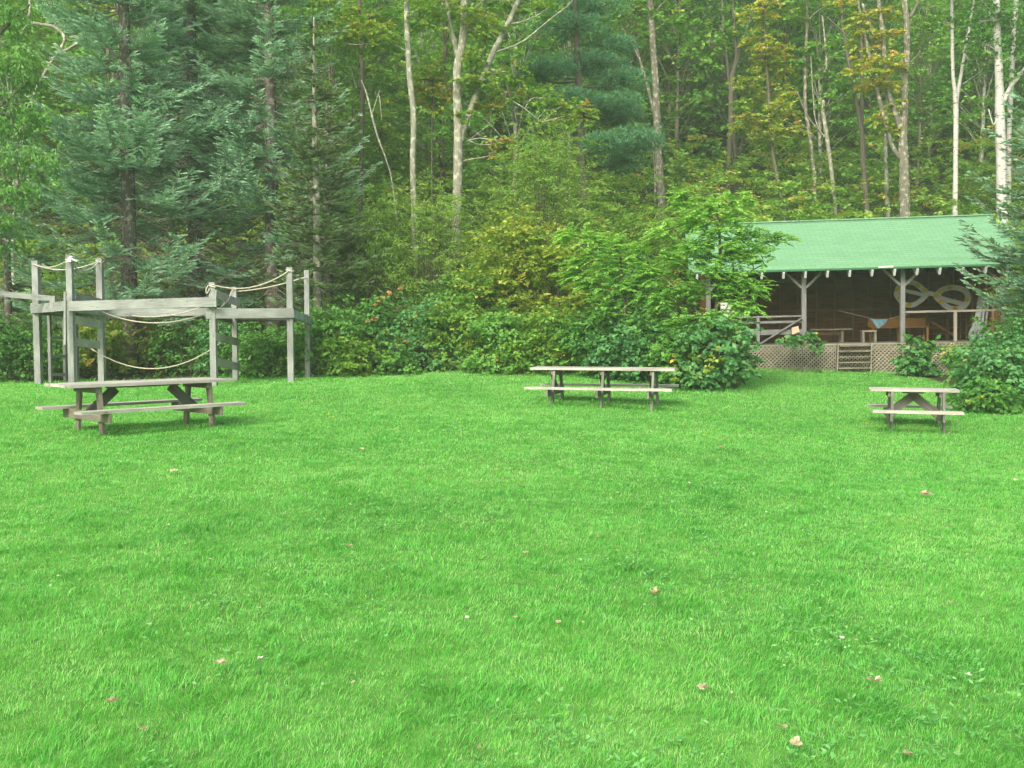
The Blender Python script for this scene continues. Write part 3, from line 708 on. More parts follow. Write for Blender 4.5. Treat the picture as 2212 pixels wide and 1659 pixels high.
# things kept in the cabin
def in_cabin(name, label, cat, l, rz=0, group=None):
    w = cabw(l); o = thing(name, label, cat, w, 0, group); o.rotation_euler = (0, -tilt, yaw + rz); return o
def C(u, v, b): return cab_local(*Z2(u, v), b)
def make_contents():
    # big figure-eight frame like eyeglasses
    bk = 1.9; c = C(1632, 612, bk); t = in_cabin('eyeglasses_cutout', 'big dull white eyeglasses cutout with yellow spots hanging inside the open cabin', 'decoration', c)
    def loc(u, v, dy=0): return C(u, v, bk) - c + np.array([0, dy, 0])
    left = [(1415, 585), (1440, 548), (1490, 530), (1540, 545), (1580, 580), (1600, 605), (1575, 635), (1540, 662), (1500, 676), (1460, 668), (1432, 640), (1412, 610)]
    right = [(1660, 618), (1690, 585), (1735, 568), (1790, 566), (1840, 585), (1862, 620), (1855, 660), (1820, 690), (1770, 698), (1720, 680), (1690, 650), (1668, 632)]
    def band(cl, w, m, closed=True, y=0, th=.03):
        mb = MB(); p = np.array([loc(*q, y) for q in cl]); p = smooth_path(np.vstack([p, p[:1]]) if closed else p, 40)
        T = nrm(np.gradient(p, axis=0)); N = np.stack([-T[:, 2], 0 * T[:, 0], T[:, 0]], 1)
        n = len(p); a, b = p + N * w / 2, p - N * w / 2; D = np.array([0, th, 0])
        for i in range(n): mb.v += [a[i], b[i], b[i] + D, a[i] + D]
        for i in range(n - 1):
            o = 4 * i
            for q in range(4): mb.f.append((o + q, o + (q + 1) % 4, o + 4 + (q + 1) % 4, o + 4 + q)); mb.uv += [(0, 0), (.1, 0), (.1, .1), (0, .1)]; mb.sm.append(False)
        return mb.build('rim' if closed else 'bar', m, t)
    r1 = band(left, .15, M['frame']); r2 = band(right, .16, M['frame'], y=.0)
    band([(1580, 598), (1632, 604), (1690, 622)], .13, M['frame'], False, y=-.012)
    band([(1470, 585), (1530, 598), (1580, 612)], .11, M['frame'], False, y=.05); band([(1680, 628), (1760, 650), (1850, 672)], .14, M['frame'], False, y=.05)
    for k, (u, v) in enumerate([(1415, 575), (1432, 632), (1490, 674), (1545, 556), (1590, 582), (1660, 616), (1690, 588), (1745, 568), (1690, 656), (1778, 698), (1850, 640)]):
        q = loc(u, v, -.018); s = .075
        MB().poly([q + np.array([s * math.cos(a) * 1.1, 0, s * math.sin(a)]) for a in np.linspace(0, 2 * math.pi, 7)[:-1]], .012, (0, 1, 0)).build('yellow_spot', M['yellow'], t)
    # cord it hangs from, up to the tie beam
    for u in (1500, 1770): 
        a = loc(u, 540); MB().tube([a, np.array([a[0], a[1], 2.15 - c[2]])], .008, 5).build('hanging_cord', M['rope'], t)
    # blue pennant
    c = C(1303, 765, 1.2); t = in_cabin('pennant', 'blue-grey triangular cloth hanging point down inside the cabin', 'cloth', c)
    ps = [C(1243, 757, 1.2) - c, C(1366, 760, 1.2) - c, C(1300, 823, 1.2) - c]
    lm = MB(); n = 10
    idx = {}
    for i in range(n + 1):
        for j in range(n + 1 - i):
            a, b = i / n, j / n; p = ps[0] * (1 - a - b) + ps[1] * a + ps[2] * b; p = p + np.array([0, .04 * math.sin(9 * a + 2 * b), -.03 * math.sin(math.pi * a) * (1 - b)]); idx[i, j] = len(lm.v); lm.v.append(p)
    for i in range(n):
        for j in range(n - i):
            lm.f.append((idx[i, j], idx[i + 1, j], idx[i, j + 1])); lm.uv += [(0, 0)] * 3; lm.sm.append(True)
            if j < n - i - 1: lm.f.append((idx[i + 1, j], idx[i + 1, j + 1], idx[i, j + 1])); lm.uv += [(0, 0)] * 3; lm.sm.append(True)
    lm.build('cloth', M['cloth'], t)
    s0 = MB().tube([ps[0] + [-.0, 0, .0], np.array([ps[0][0] - .9, .1, ps[0][2] + .25])], .006, 5); s0.tube([ps[1], np.array([ps[1][0] + .6, .05, ps[1][2] + .12])], .006, 5); s0.build('string', M['rope'], t)
    # orange bench with a high back
    bk = 2.6; a = C(1240, 915, bk); b = C(1605, 915, bk); c = (a + b) / 2; c[2] = 0; t = in_cabin('bench', 'varnished orange wooden bench with wide backrest in the cabin', 'bench', c)
    L = (b - a)[0]; zb0, zb1 = C(1400, 812, bk)[2], C(1400, 757, bk)[2]; zs = .42
    MB().beam((-L / 2, .18, (zb0 + zb1) / 2), (L / 2, .18, (zb0 + zb1) / 2), .03, zb1 - zb0).build('backrest', M['orange'], t)
    MB().beam((-L / 2, -.06, zs), (L / 2, -.06, zs), .40, .04).build('seat', M['orange'], t)
    for x in (-L / 2 + .06, L * .02, L / 2 - .06):
        MB().beam((x, -.22, 0), (x, -.22, zs - .02), .06, .06, up=(0, 1, 0)).build('leg', M['orange'], t); MB().beam((x, .15, 0), (x, .215, zb1), .06, .05, up=(0, 1, 0)).build('leg', M['orange'], t)
    # long narrow table
    bk = 1.9; a = C(858, 828, bk); b = C(1122, 828, bk); c = (a + b) / 2; zt = c[2]; c[2] = 0; L = (b - a)[0]; t = in_cabin('side_table', 'long narrow grey-topped table standing in the cabin beside the steps', 'table', c)
    MB().beam((-L / 2, 0, zt), (L / 2, 0, zt), .55, .045).build('tabletop', M['legwood'], t)
    for x in (-L / 2 + .08, L / 2 - .28):
        for y in (-.2, .2): MB().beam((x, y, 0), (x, y, zt - .02), .07, .06, up=(0, 1, 0)).build('leg', M['legtan'], t)
    MB().beam((-L / 2 + .08, 0, .28), (L / 2 - .28, 0, .28), .04, .09).build('stretcher', M['stud'], t)
    # small open frame stool
    bk = .9; a = C(1190, 918, bk); b = C(1280, 918, bk); c = (a + b) / 2; c[2] = 0; L = (b - a)[0]; hh = C(1235, 838, bk)[2]; t = in_cabin('stool', 'small grey box-legged stool at the head of the steps', 'stool', c)
    MB().beam((-L / 2, 0, hh), (L / 2, 0, hh), .32, .05).build('seat', M['legtan'], t)
    for x in (-L / 2 + .035, L / 2 - .035): MB().beam((x, 0, 0), (x, 0, hh - .027), .3, .06, up=(1, 0, 0)).build('leg', M['legtan'], t)
    # trestle shelf with a cross brace further back
    bk = 3.8; a = C(1605, 905, bk); b = C(1850, 905, bk); c = (a + b) / 2; c[2] = 0; L = (b - a)[0]; t = in_cabin('trestle_shelf', 'brown trestle shelf with a diagonal brace behind the cabin railing', 'shelf', c)
    zt = C(1700, 762, bk)[2]
    for z in (zt * .28, zt * .58): MB().beam((-L / 2, 0, z), (L / 2, 0, z), .3, .035).build('shelf_board', M['stud'], t)
    for x in (-L / 2, 0, L / 2): MB().beam((x, 0, 0), (x, 0, zt), .07, .06, up=(0, 1, 0)).build('upright', M['stud'], t)
    MB().beam((-L / 2 + .05, -.17, zt * .9), (L * .15, -.17, .12), .04, .08).build('brace', M['orange'], t)
    # leaning grey boards
    bk = .55; spec = [((1900, 902), (1945, 610), .13, 'broad grey leaning board with a rounded wide foot inside the cabin'), ((1935, 902), (1972, 600), .06, 'middle narrow grey pole leaning between the broad board and the last pole'), ((1958, 890), (1990, 640), .05, 'last thin grey pole leaning by the cabin corner post')]
    for (lo, hi, w, lab) in spec:
        a = C(*lo, bk); b = C(*hi, bk + .5); a[2] = max(.0, a[2]); c = a.copy(); d = b - a
        o = in_cabin('leaning_board', lab, 'board', c, group='boards leaning in the cabin')
        if w > .1:
            mb = MB(); ax = d / np.linalg.norm(d); L = np.linalg.norm(d); prof = [(0, .10), (.06, .17), (.18, .19), (.3, .13), (.42, .085), (1, .075)]
            pts = [ax * f * L + np.array([-h, 0, 0]) for f, h in prof] + [ax * f * L + np.array([h, 0, 0]) for f, h in prof[::-1]]
            mb.poly(pts, .03, (0, 1, 0)).build('board', M['grip'], o)
        else: MB().beam((0, 0, 0), d, w, w * .7, up=(0, 1, 0)).build('pole', M['grip'], o)
    # box in the corner
    c = C(1985, 895, 1.0); c[2] = 0; o = in_cabin('crate', 'orange-brown wooden crate on the cabin floor by the corner post', 'crate', c)
    for i in range(3):
        mb = MB()
        z = .06 + .13 * i
        for y in (-.2, .2): mb.beam((-.3, y, z), (.3, y, z), .02, .11)
        for x in (-.3, .3): mb.beam((x, -.19, z), (x, .19, z), .02, .11)
        mb.build('slat', M['orange'], o)
    mb = MB()
    for x in (-.27, .27):
        for y in (-.17, .17): mb.beam((x, y, 0), (x, y, .4), .04, .04, up=(0, 1, 0))
    mb.build('corner_post', M['orange'], o)
    # white notice board by the first railing, tan paper on the brace
    c = C(355, 715, .05); o = in_cabin('notice_board', 'white board standing on the railing behind the locust leaves', 'board', c)
    MB().beam((-.22, 0, 0), (.18, 0, .0), .03, .52).build('panel', M['white'], o); MB().beam((-.23, 0, -.28), (.19, 0, -.28), .05, .04).build('ledge', M['wood'], o)
    c = C(776, 836, -.09); o = in_cabin('paper_sheet', 'tan paper sheet pinned aslant on the cabin railing brace', 'paper', c)
    pp = [C(u, v, -.09) - c for u, v in ((752, 818), (793, 806), (803, 845), (757, 862))]
    MB().poly(pp, .006, (0, 1, 0)).build('sheet', M['paper'], o); MB().poly([p * .93 + np.array([.01, -.008, .01]) for p in pp], .004, (0, 1, 0)).build('top_sheet', M['paper'], o)
make_contents()

# ------------------------------------------------------------------ trees
def px_tree(name, label, cat, group, d, stems, clumps, leafm, barkm, leaf, wid=.6, tone=.5, per=16, flat=.55, limbs=True, dd=0.0, up=.9, droop=.15, foot=True, spray=None):
    """tree whose stems and leaf clumps were measured on the photograph, built at its own distance d and real thickness"""
    p0 = P(stems[0][0][0], stems[0][0][1], d); base = np.array([p0[0], d, float(g(p0[0], d))])
    root = thing(name, label, cat, base, 0, group)
    mb = MB(); nodes = []
    for si, st in enumerate(stems):
        pts, rad = [], []
        if si == 0 and foot and p0[2] > base[2] - .2:
            pts.append(base - np.array([0, 0, .25])); rad.append(st[0][2] * d / F * .5 * 1.25)
        n = len(st); sg = rng.uniform(-1, 1)
        for i, (x, y, w) in enumerate(st):
            k = d + (0 if si == 0 else dd * sg * i / max(1, n - 1))
            pts.append(P(x, y, k)); rad.append(w * d / F * .5)
        q = smooth_path(pts, max(8, 4 * len(pts)), .006); u = np.linspace(0, 1, len(q)); r = np.interp(u * (len(pts) - 1), np.arange(len(pts)), rad)
        mb.tube(q, np.maximum(r, .012), 9 if max(rad) > .06 else 6, True, .05); nodes.append(q)
    nodes = np.concatenate(nodes)
    lm = LM()
    for cl in clumps:
        x, y, r, n = cl[:4]; off = cl[4] if len(cl) > 4 else rng.uniform(-1, 1) * r * d / F * .5
        tn = cl[5] if len(cl) > 5 else tone
        c = P(x, y, d + off); rr = r * d / F
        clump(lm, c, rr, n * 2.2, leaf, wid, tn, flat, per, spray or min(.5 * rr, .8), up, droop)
        if limbs:
            cand = nodes[(nodes[:, 2] < c[2] + .1)]
            if len(cand):
                dist = np.linalg.norm(cand - c, axis=1) + .6 * np.abs(cand[:, 2] - c[2] + .5 * rr); a = cand[np.argmin(dist)]
                if .25 < np.linalg.norm(a - c) < 6:
                    m = (a + c) / 2 + rng.normal(0, .1, 3) * np.linalg.norm(c - a); m[2] += .12 * np.linalg.norm(c - a)
                    ql = smooth_path([a, m, c], 8); mb.tube(ql, np.linspace(.028, .010, 8), 5)
                    for _ in range(4):
                        e = c + rng.normal(0, .45, 3) * rr * np.array([1, 1, .4]); mb.tube(smooth_path([ql[5], (ql[5] + e) / 2 + rng.normal(0, .05, 3), e], 6), np.linspace(.013, .006, 6), 4)
    mb.build('trunk', barkm, root, base)
    if clumps: lm.build('crown', leafm, root, base)
    return root

def top_clumps(x, y0, r, k, n):
    """crown above the picture's upper edge"""
    return [(x + rng.uniform(-1, 1) * r * 1.6, y0 - rng.uniform(0, 2.2) * r, r * rng.uniform(.6, 1.1), n) for _ in range(k)]

def make_named_trees():
    T = 'tall slender trees along the forest edge'
    z5 = lambda u, v, w=0: (597 + u * .3601, v * .3601, w * .3601)
    z6 = lambda u, v, w=0: (1280 + u * .4213, v * .4213, w * .4213)
    # straight trunk and forked maple in the middle
    px_tree('maple_tree', 'straight slim grey trunk just beside the forked maple', 'tree', T, 34.0,
        [[z5(838, 1900, 40), z5(830, 1540, 36), z5(815, 1050, 36), z5(820, 700, 35), z5(790, 400, 35), z5(775, 0, 32), z5(768, -400, 26), z5(790, -900, 14)],
         [z5(775, 310, 14), z5(690, 265, 11), z5(580, 265, 9), z5(470, 270, 7), z5(380, 250, 4)]],
        [(*z5(520, 215)[:2], 55, 330, .2, .66), (*z5(640, 215)[:2], 45, 260, .0, .6), (*z5(430, 120)[:2], 50, 260, .3, .66), (*z5(360, 210)[:2], 35, 150, .1, .6), (*z5(880, 60)[:2], 60, 260, .4, .45)] + top_clumps(870, -160, 110, 7, 500),
        M['maple'], M['barkpale'], .15, .65, .55, dd=.4)
    px_tree('maple_tree', 'tall forked grey maple with a leaning second stem, lichen and a vine', 'tree', T, 34.5,
        [[z5(1070, 1900, 64), z5(1075, 1500, 60), z5(1085, 900, 56), z5(1080, 620, 52), z5(1082, 400, 52), z5(1110, 260, 46), z5(1125, 0, 44), z5(1135, -500, 30), z5(1120, -900, 14)],
         [z5(1105, 850, 40), z5(1120, 780, 40), z5(1180, 620, 36), z5(1290, 330, 36), z5(1400, 110, 32), z5(1450, 0, 28), z5(1560, -250, 18), z5(1640, -600, 10)],
         [z5(1082, 340, 30), z5(1065, 250, 28), z5(1030, 100, 20), z5(1010, -50, 16), z5(960, -400, 8)],
         [z5(1320, 312, 12), z5(1450, 265, 12), z5(1550, 200, 11), z5(1660, 110, 9), z5(1770, 25, 7), z5(1850, -80, 4)],
         [z5(1390, 145, 14), z5(1470, 130, 12), z5(1560, 95, 9), z5(1640, 40, 5)],
         [z5(1150, 75, 12), z5(1200, 40, 9), z5(1260, -20, 6)],
         [z5(1255, 568, 7), z5(1360, 585, 9), z5(1460, 635, 8), z5(1590, 735, 5)],
         [z5(1140, 850, 6), z5(1210, 800, 5), z5(1290, 740, 3)],
         [z5(1118, 900, 7), z5(1105, 1200, 9), z5(1095, 1380, 10), z5(1060, 1500, 11), z5(1000, 1610, 9)]],
        [(*z5(1190, 350)[:2], 28, 150, -.2, .55), (*z5(1150, 480)[:2], 26, 110, -.3, .6), (*z5(1260, 480)[:2], 40, 260, -.3, .6), (*z5(1370, 560)[:2], 34, 160, .3, .72), (*z5(1450, 440)[:2], 34, 200, .4, .5), (*z5(1290, 640)[:2], 28, 120, .1, .85), (*z5(1700, 640)[:2], 50, 300, .4, .5),
         (*z5(1810, 690)[:2], 44, 220, .3, .75), (*z5(1860, 650)[:2], 22, 90, .2, .88), (*z5(1620, 600)[:2], 32, 150, .2, .5), (*z5(1340, 850)[:2], 24, 110, .0, .9), (*z5(1330, 930)[:2], 20, 70, .1, .88), (*z5(1400, 860)[:2], 14, 40, .1, .8), (*z5(1140, 690)[:2], 18, 60, -.3, .5), (*z5(1040, 50)[:2], 46, 240, -.4, .55),
         (*z5(1190, 130)[:2], 46, 240, .0, .62), (*z5(1290, 190)[:2], 40, 160, .0, .5), (*z5(1350, 20)[:2], 40, 160, .3, .5), (*z5(1550, 60)[:2], 40, 140, .3, .45), (*z5(950, 30)[:2], 45, 180, .2, .6)] + top_clumps(1050, -120, 130, 9, 520),
        M['maple'], M['barkpale'], .14, .65, .45, dd=.4)
    px_tree('maple_sapling', 'orange-leaved young maple between the slim trunk and the forked maple', 'tree', T, 36.0, [[z5(935, 1300, 9), z5(935, 900, 9), z5(935, 640, 7), z5(940, 450, 5)]],
        [(*z5(940, 420)[:2], 30, 170, -.1, .62), (*z5(900, 470)[:2], 26, 130, .0, .68), (*z5(960, 520)[:2], 36, 230, .1, .92), (*z5(880, 560)[:2], 32, 170, .2, .8), (*z5(960, 610)[:2], 34, 190, .0, .85), (*z5(1000, 580)[:2], 22, 90, .1, .9)], M['maple'], M['barkdk'], .14, .65, .7)
    px_tree('dead_tree', 'thin bare whitish leaning stem beside the slim spruce', 'tree', None, 33.0, [[z5(790, 2000, 7), z5(740, 1400, 8), z5(690, 1060, 8), z5(660, 960, 9), z5(600, 800, 13), z5(565, 660, 13), z5(530, 545, 9), z5(505, 480, 5)], [z5(575, 690, 5), z5(600, 600, 5), z5(620, 540, 3)], [z5(630, 720, 5), z5(625, 620, 6), z5(615, 560, 4)]], [], M['lime'], M['barkpale'], .1, foot=True)
    px_tree('hardwood_tree', 'dim grey trunk behind the dead leaning stem', 'tree', T, 40.0, [[z5(500, 1300, 26), z5(510, 600, 26), z5(505, 300, 28), z5(490, 0, 26), z5(480, -400, 18)], [z5(512, 400, 10), z5(540, 300, 8), z5(570, 150, 5)]], top_clumps(760, -60, 110, 6, 420) + [(*z5(560, 60)[:2], 60, 240), (*z5(640, 120)[:2], 50, 200)], M['far'], M['barkdk'], .2, .65, .5)
    # trunks on the slope above the cabin
    px_tree('ash_tree', 'stout tall grey trunk rising between the pine and the cabin roof', 'tree', T, 47.0,
        [[z6(358, 1150, 44), z6(350, 950, 42), z6(340, 800, 40), z6(330, 500, 37), z6(318, 300, 36), z6(300, 0, 33), z6(285, -400, 22), z6(290, -800, 10)], [z6(312, 580, 16), z6(290, 470, 15), z6(240, 300, 14), z6(210, 160, 12), z6(180, 40, 10), z6(160, -100, 5)],
         [z6(240, 310, 10), z6(200, 220, 10), z6(160, 150, 8), z6(130, 80, 6)], [z6(305, 650, 9), z6(318, 900, 10), z6(320, 1050, 12)], [z6(325, 60, 8), z6(350, 25, 7), z6(390, -10, 4)]],
        top_clumps(1380, -40, 90, 7, 400) + [(*z6(170, 60)[:2], 40, 150), (*z6(400, 90)[:2], 45, 170), (*z6(250, 180)[:2], 30, 80)], M['far'], M['bark'], .22, .65, .55)
    px_tree('ash_tree', 'forked grey trunk with base showing above dark leaves behind the cabin', 'tree', T, 56.0, [[z6(700, 760, 26), z6(708, 690, 26), z6(712, 420, 26), z6(735, 300, 20), z6(725, 130, 15), z6(720, 0, 13), z6(718, -300, 8)], [z6(715, 430, 18), z6(740, 300, 17), z6(775, 190, 14), z6(805, 90, 11), z6(840, 0, 8), z6(880, -150, 5)], [z6(700, 460, 16), z6(690, 300, 15), z6(675, 160, 14), z6(668, 40, 12), z6(660, -200, 7)]],
        top_clumps(1590, -30, 80, 6, 350) + [(*z6(640, 160)[:2], 40, 150), (*z6(820, 170)[:2], 40, 150)], M['far'], M['barkdk'], .25, .65, .5)
    px_tree('turning_maple', 'thin tree hung with yellow-orange leaves down its stem above the roof', 'tree', T, 46.0, [[z6(985, 1120, 17), z6(960, 980, 17), z6(925, 780, 17), z6(905, 500, 18), z6(885, 200, 15), z6(872, 0, 13), z6(868, -300, 7)]],
        [(*z6(870, 200)[:2], 36, 230), (*z6(930, 260)[:2], 36, 230), (*z6(900, 330)[:2], 34, 210), (*z6(960, 350)[:2], 32, 180), (*z6(810, 420)[:2], 36, 210, 0, .35), (*z6(940, 480)[:2], 36, 230), (*z6(800, 520)[:2], 36, 220, 0, .3), (*z6(980, 570)[:2], 38, 240), (*z6(860, 620)[:2], 38, 240, 0, .4), (*z6(780, 620)[:2], 34, 170), (*z6(980, 680)[:2], 38, 220), (*z6(900, 720)[:2], 34, 180, 0, .3), (*z6(840, 90)[:2], 36, 180, 0, .6), (*z6(890, 30)[:2], 36, 180, 0, .7)], M['autumn'], M['barkdk'], .17, .65, .55)
    px_tree('hardwood_tree', 'bending grey pole of a tree with a side stem above the roof', 'tree', T, 46.0, [[z6(1140, 1130, 18), z6(1138, 900, 18), z6(1110, 680, 18), z6(1092, 550, 17), z6(1092, 300, 16), z6(1100, 100, 15), z6(1095, -200, 9)], [z6(1180, 690, 7), z6(1120, 620, 10), z6(1080, 550, 9), z6(1048, 470, 7)], [z6(1102, 110, 10), z6(1150, 60, 9), z6(1230, 15, 7), z6(1300, -30, 4)]],
        top_clumps(1730, -40, 75, 6, 320) + [(*z6(1150, 240)[:2], 36, 160), (*z6(1060, 300)[:2], 30, 130), (*z6(1130, 380)[:2], 30, 120), (*z6(1020, 80)[:2], 34, 120)], M['far'], M['bark'], .2, .65, .6)
    px_tree('broken_birch', 'pale snapped birch stem leaning among saplings above the roof', 'tree', None, 45.5, [[z6(1245, 1110, 20), z6(1235, 980, 20), z6(1215, 800, 20), z6(1195, 660, 22), z6(1182, 560, 22), z6(1178, 515, 16)], [z6(1205, 720, 7), z6(1150, 640, 7), z6(1130, 480, 6), z6(1120, 280, 5)], [z6(1200, 360, 9), z6(1196, 250, 10), z6(1180, 80, 8)]], [], M['lime'], M['barkpale'], .1)
    px_tree('hardwood_tree', 'two-stemmed dark trunk standing just before the lichen-spotted forked tree', 'tree', T, 45.0, [[z6(1408, 1110, 30), z6(1400, 1000, 29), z6(1385, 800, 27), z6(1375, 660, 25), z6(1340, 480, 18), z6(1305, 280, 17), z6(1280, 110, 13), z6(1270, -100, 8)], [z6(1380, 680, 20), z6(1383, 500, 19), z6(1378, 250, 18), z6(1370, 80, 15), z6(1360, -200, 8)], [z6(1330, 200, 10), z6(1270, 150, 9), z6(1200, 85, 6)]],
        top_clumps(1850, -40, 75, 6, 320) + [(*z6(1290, 420)[:2], 34, 150), (*z6(1240, 540)[:2], 34, 170), (*z6(1300, 60)[:2], 30, 100)], M['far'], M['barkdk'], .2, .65, .5)
    px_tree('maple_tree', 'lichen-spotted forked tree with orange leaves right above the roof', 'tree', T, 42.0,
        [[z6(1600, 1180, 54), z6(1600, 1050, 52), z6(1597, 850, 50), z6(1592, 680, 46), z6(1602, 560, 36), z6(1605, 400, 33), z6(1612, 300, 34), z6(1610, 100, 32), z6(1600, 0, 30), z6(1590, -400, 20), z6(1600, -800, 10)], [z6(1588, 690, 34), z6(1565, 620, 32), z6(1515, 480, 27), z6(1495, 320, 24), z6(1480, 150, 24), z6(1460, 0, 22), z6(1440, -300, 13)],
         [z6(1580, 820, 22), z6(1530, 740, 22), z6(1490, 600, 22), z6(1455, 460, 21), z6(1420, 300, 20), z6(1385, 150, 16), z6(1360, 0, 10)], [z6(1625, 90, 18), z6(1650, 50, 15), z6(1680, -20, 10)], [z6(1622, 330, 8), z6(1650, 300, 7), z6(1678, 260, 4)], [z6(1470, 260, 14), z6(1430, 150, 14), z6(1390, 20, 13)]],
        [(*z6(1370, 100)[:2], 34, 200), (*z6(1390, 200)[:2], 34, 200), (*z6(1440, 290)[:2], 36, 230), (*z6(1520, 180)[:2], 26, 120), (*z6(1400, 370)[:2], 36, 200), (*z6(1500, 320)[:2], 34, 180), (*z6(1560, 350)[:2], 28, 140), (*z6(1430, 440)[:2], 28, 140), (*z6(1520, 430)[:2], 24, 100), (*z6(1480, 600)[:2], 22, 80), (*z6(1560, 540)[:2], 18, 60), (*z6(1530, 660)[:2], 16, 60), (*z6(1520, 60)[:2], 26, 110), (*z6(1260, 20)[:2], 30, 120)] + top_clumps(1950, -90, 90, 8, 380),
        M['autumn'], M['bark'], .17, .65, .62)
    px_tree('birch_tree', 'thin pale birch stem half hidden behind the lichen-spotted forked tree', 'tree', 'birches above the cabin', 44.0, [[z6(1515, 1150, 24), z6(1512, 1020, 24), z6(1503, 850, 22), z6(1500, 700, 20), z6(1510, 480, 14), z6(1515, 300, 9)]], [(*z6(1490, 820)[:2], 26, 100), (*z6(1530, 950)[:2], 26, 100)], M['far'], M['barkpale'], .17)
    px_tree('birch_tree', 'slim white birch forking like a narrow Y above the roof', 'tree', 'birches above the cabin', 42.0, [[z6(1860, 1180, 26), z6(1857, 1060, 25), z6(1862, 800, 25), z6(1862, 540, 26), z6(1848, 400, 18), z6(1842, 200, 17), z6(1840, 0, 15), z6(1836, -300, 9)], [z6(1862, 560, 20), z6(1880, 450, 18), z6(1905, 320, 17), z6(1928, 180, 14), z6(1950, 60, 11), z6(1962, 0, 9), z6(1985, -200, 5)], [z6(1900, 430, 5), z6(1940, 400, 5), z6(1990, 365, 3)]],
        top_clumps(2070, -40, 70, 6, 320) + [(*z6(1790, 120)[:2], 30, 120), (*z6(1960, 200)[:2], 34, 150), (*z6(1990, 320)[:2], 30, 130)], M['green'], M['birch'], .15, .6, .5)
    px_tree('birch_tree', 'thickest bright white birch with a side limb beside the dark spruce', 'tree', 'birches above the cabin', 40.0, [[z6(2100, 1180, 52), z6(2095, 1060, 50), z6(2092, 800, 50), z6(2085, 560, 46), z6(2085, 400, 40), z6(2075, 200, 36), z6(2068, 0, 32), z6(2060, -400, 20)], [z6(2100, 530, 26), z6(2140, 450, 22), z6(2185, 390, 18), z6(2230, 320, 14), z6(2290, 200, 8)], [z6(2085, 560, 9), z6(2055, 640, 8), z6(2030, 560, 6)], [z6(2068, 130, 12), z6(2040, 80, 10), z6(2010, 20, 7)]],
        [(*z6(1990, 110)[:2], 46, 260), (*z6(2140, 60)[:2], 46, 260), (*z6(2010, 220)[:2], 36, 170), (*z6(2190, 180)[:2], 44, 220), (*z6(2160, 300)[:2], 40, 190), (*z6(2000, 30)[:2], 44, 220), (*z6(2200, 400)[:2], 36, 170)] + top_clumps(2160, -90, 90, 7, 360), M['green'], M['birch'], .14, .55, .45, droop=.4)
    px_tree('birch_tree', 'second white birch stem dimly seen behind the thickest birch', 'tree', 'birches above the cabin', 46.0, [[z6(2130, 1130, 26), z6(2135, 900, 25), z6(2140, 600, 24), z6(2160, 200, 24), z6(2175, 0, 24), z6(2180, -300, 14)]], top_clumps(2230, 30, 90, 5, 350), M['green'], M['birch'], .16)
    # far edge maple with hanging pale leaves, trunk outside the frame
    px_tree('ash_tree', 'pale green drooping tree at the lawn\'s far corner beside the blue spruce', 'tree', None, 27.5, [[(-70, 860, 26), (-68, 600, 24), (-60, 300, 22), (-40, 60, 18), (-30, -200, 10)], [(-66, 520, 10), (-20, 440, 8), (40, 400, 5)], [(-60, 300, 10), (0, 230, 8), (60, 180, 5)], [(-50, 140, 9), (10, 60, 8), (60, 10, 5)]],
        [(10, 50, 50, 420), (40, 130, 50, 420), (5, 200, 60, 520), (70, 170, 34, 230), (30, 260, 55, 480), (85, 240, 36, 240), (20, 340, 60, 520), (80, 330, 40, 270), (100, 370, 26, 140), (30, 410, 50, 380), (15, 480, 44, 280), (-40, 120, 80, 500), (-60, 260, 80, 500), (-80, 400, 80, 500), (10, 530, 40, 200, .5, .35), (-30, -60, 90, 500), (60, -80, 90, 500), (30, 20, 40, 250)], M['green'], M['barkdk'], .11, .38, .68, droop=.8, up=.6)
    # bare crooked branch tree
    px_tree('dead_tree', 'bare crooked whitish branch tree high behind the blue spruce', 'tree', None, 37.0, [[(30, 500, 7), (60, 250, 7), (112, 132, 6), (150, 105, 6), (177, 85, 7), (180, 60, 4)], [(125, 118, 6), (140, 82, 7), (115, 58, 7), (85, 52, 6), (62, 44, 7), (65, 15, 6), (60, -40, 5)], [(62, 50, 5), (48, 68, 4), (40, 78, 3)], [(115, 58, 4), (124, 42, 4), (124, 22, 3)], [(150, 80, 4), (185, 82, 3), (210, 70, 2)]], [(190, 20, 34, 170), (225, 40, 30, 130), (150, -20, 40, 150)], M['autumn'], M['barkpale'], .16, limbs=False)
make_named_trees()

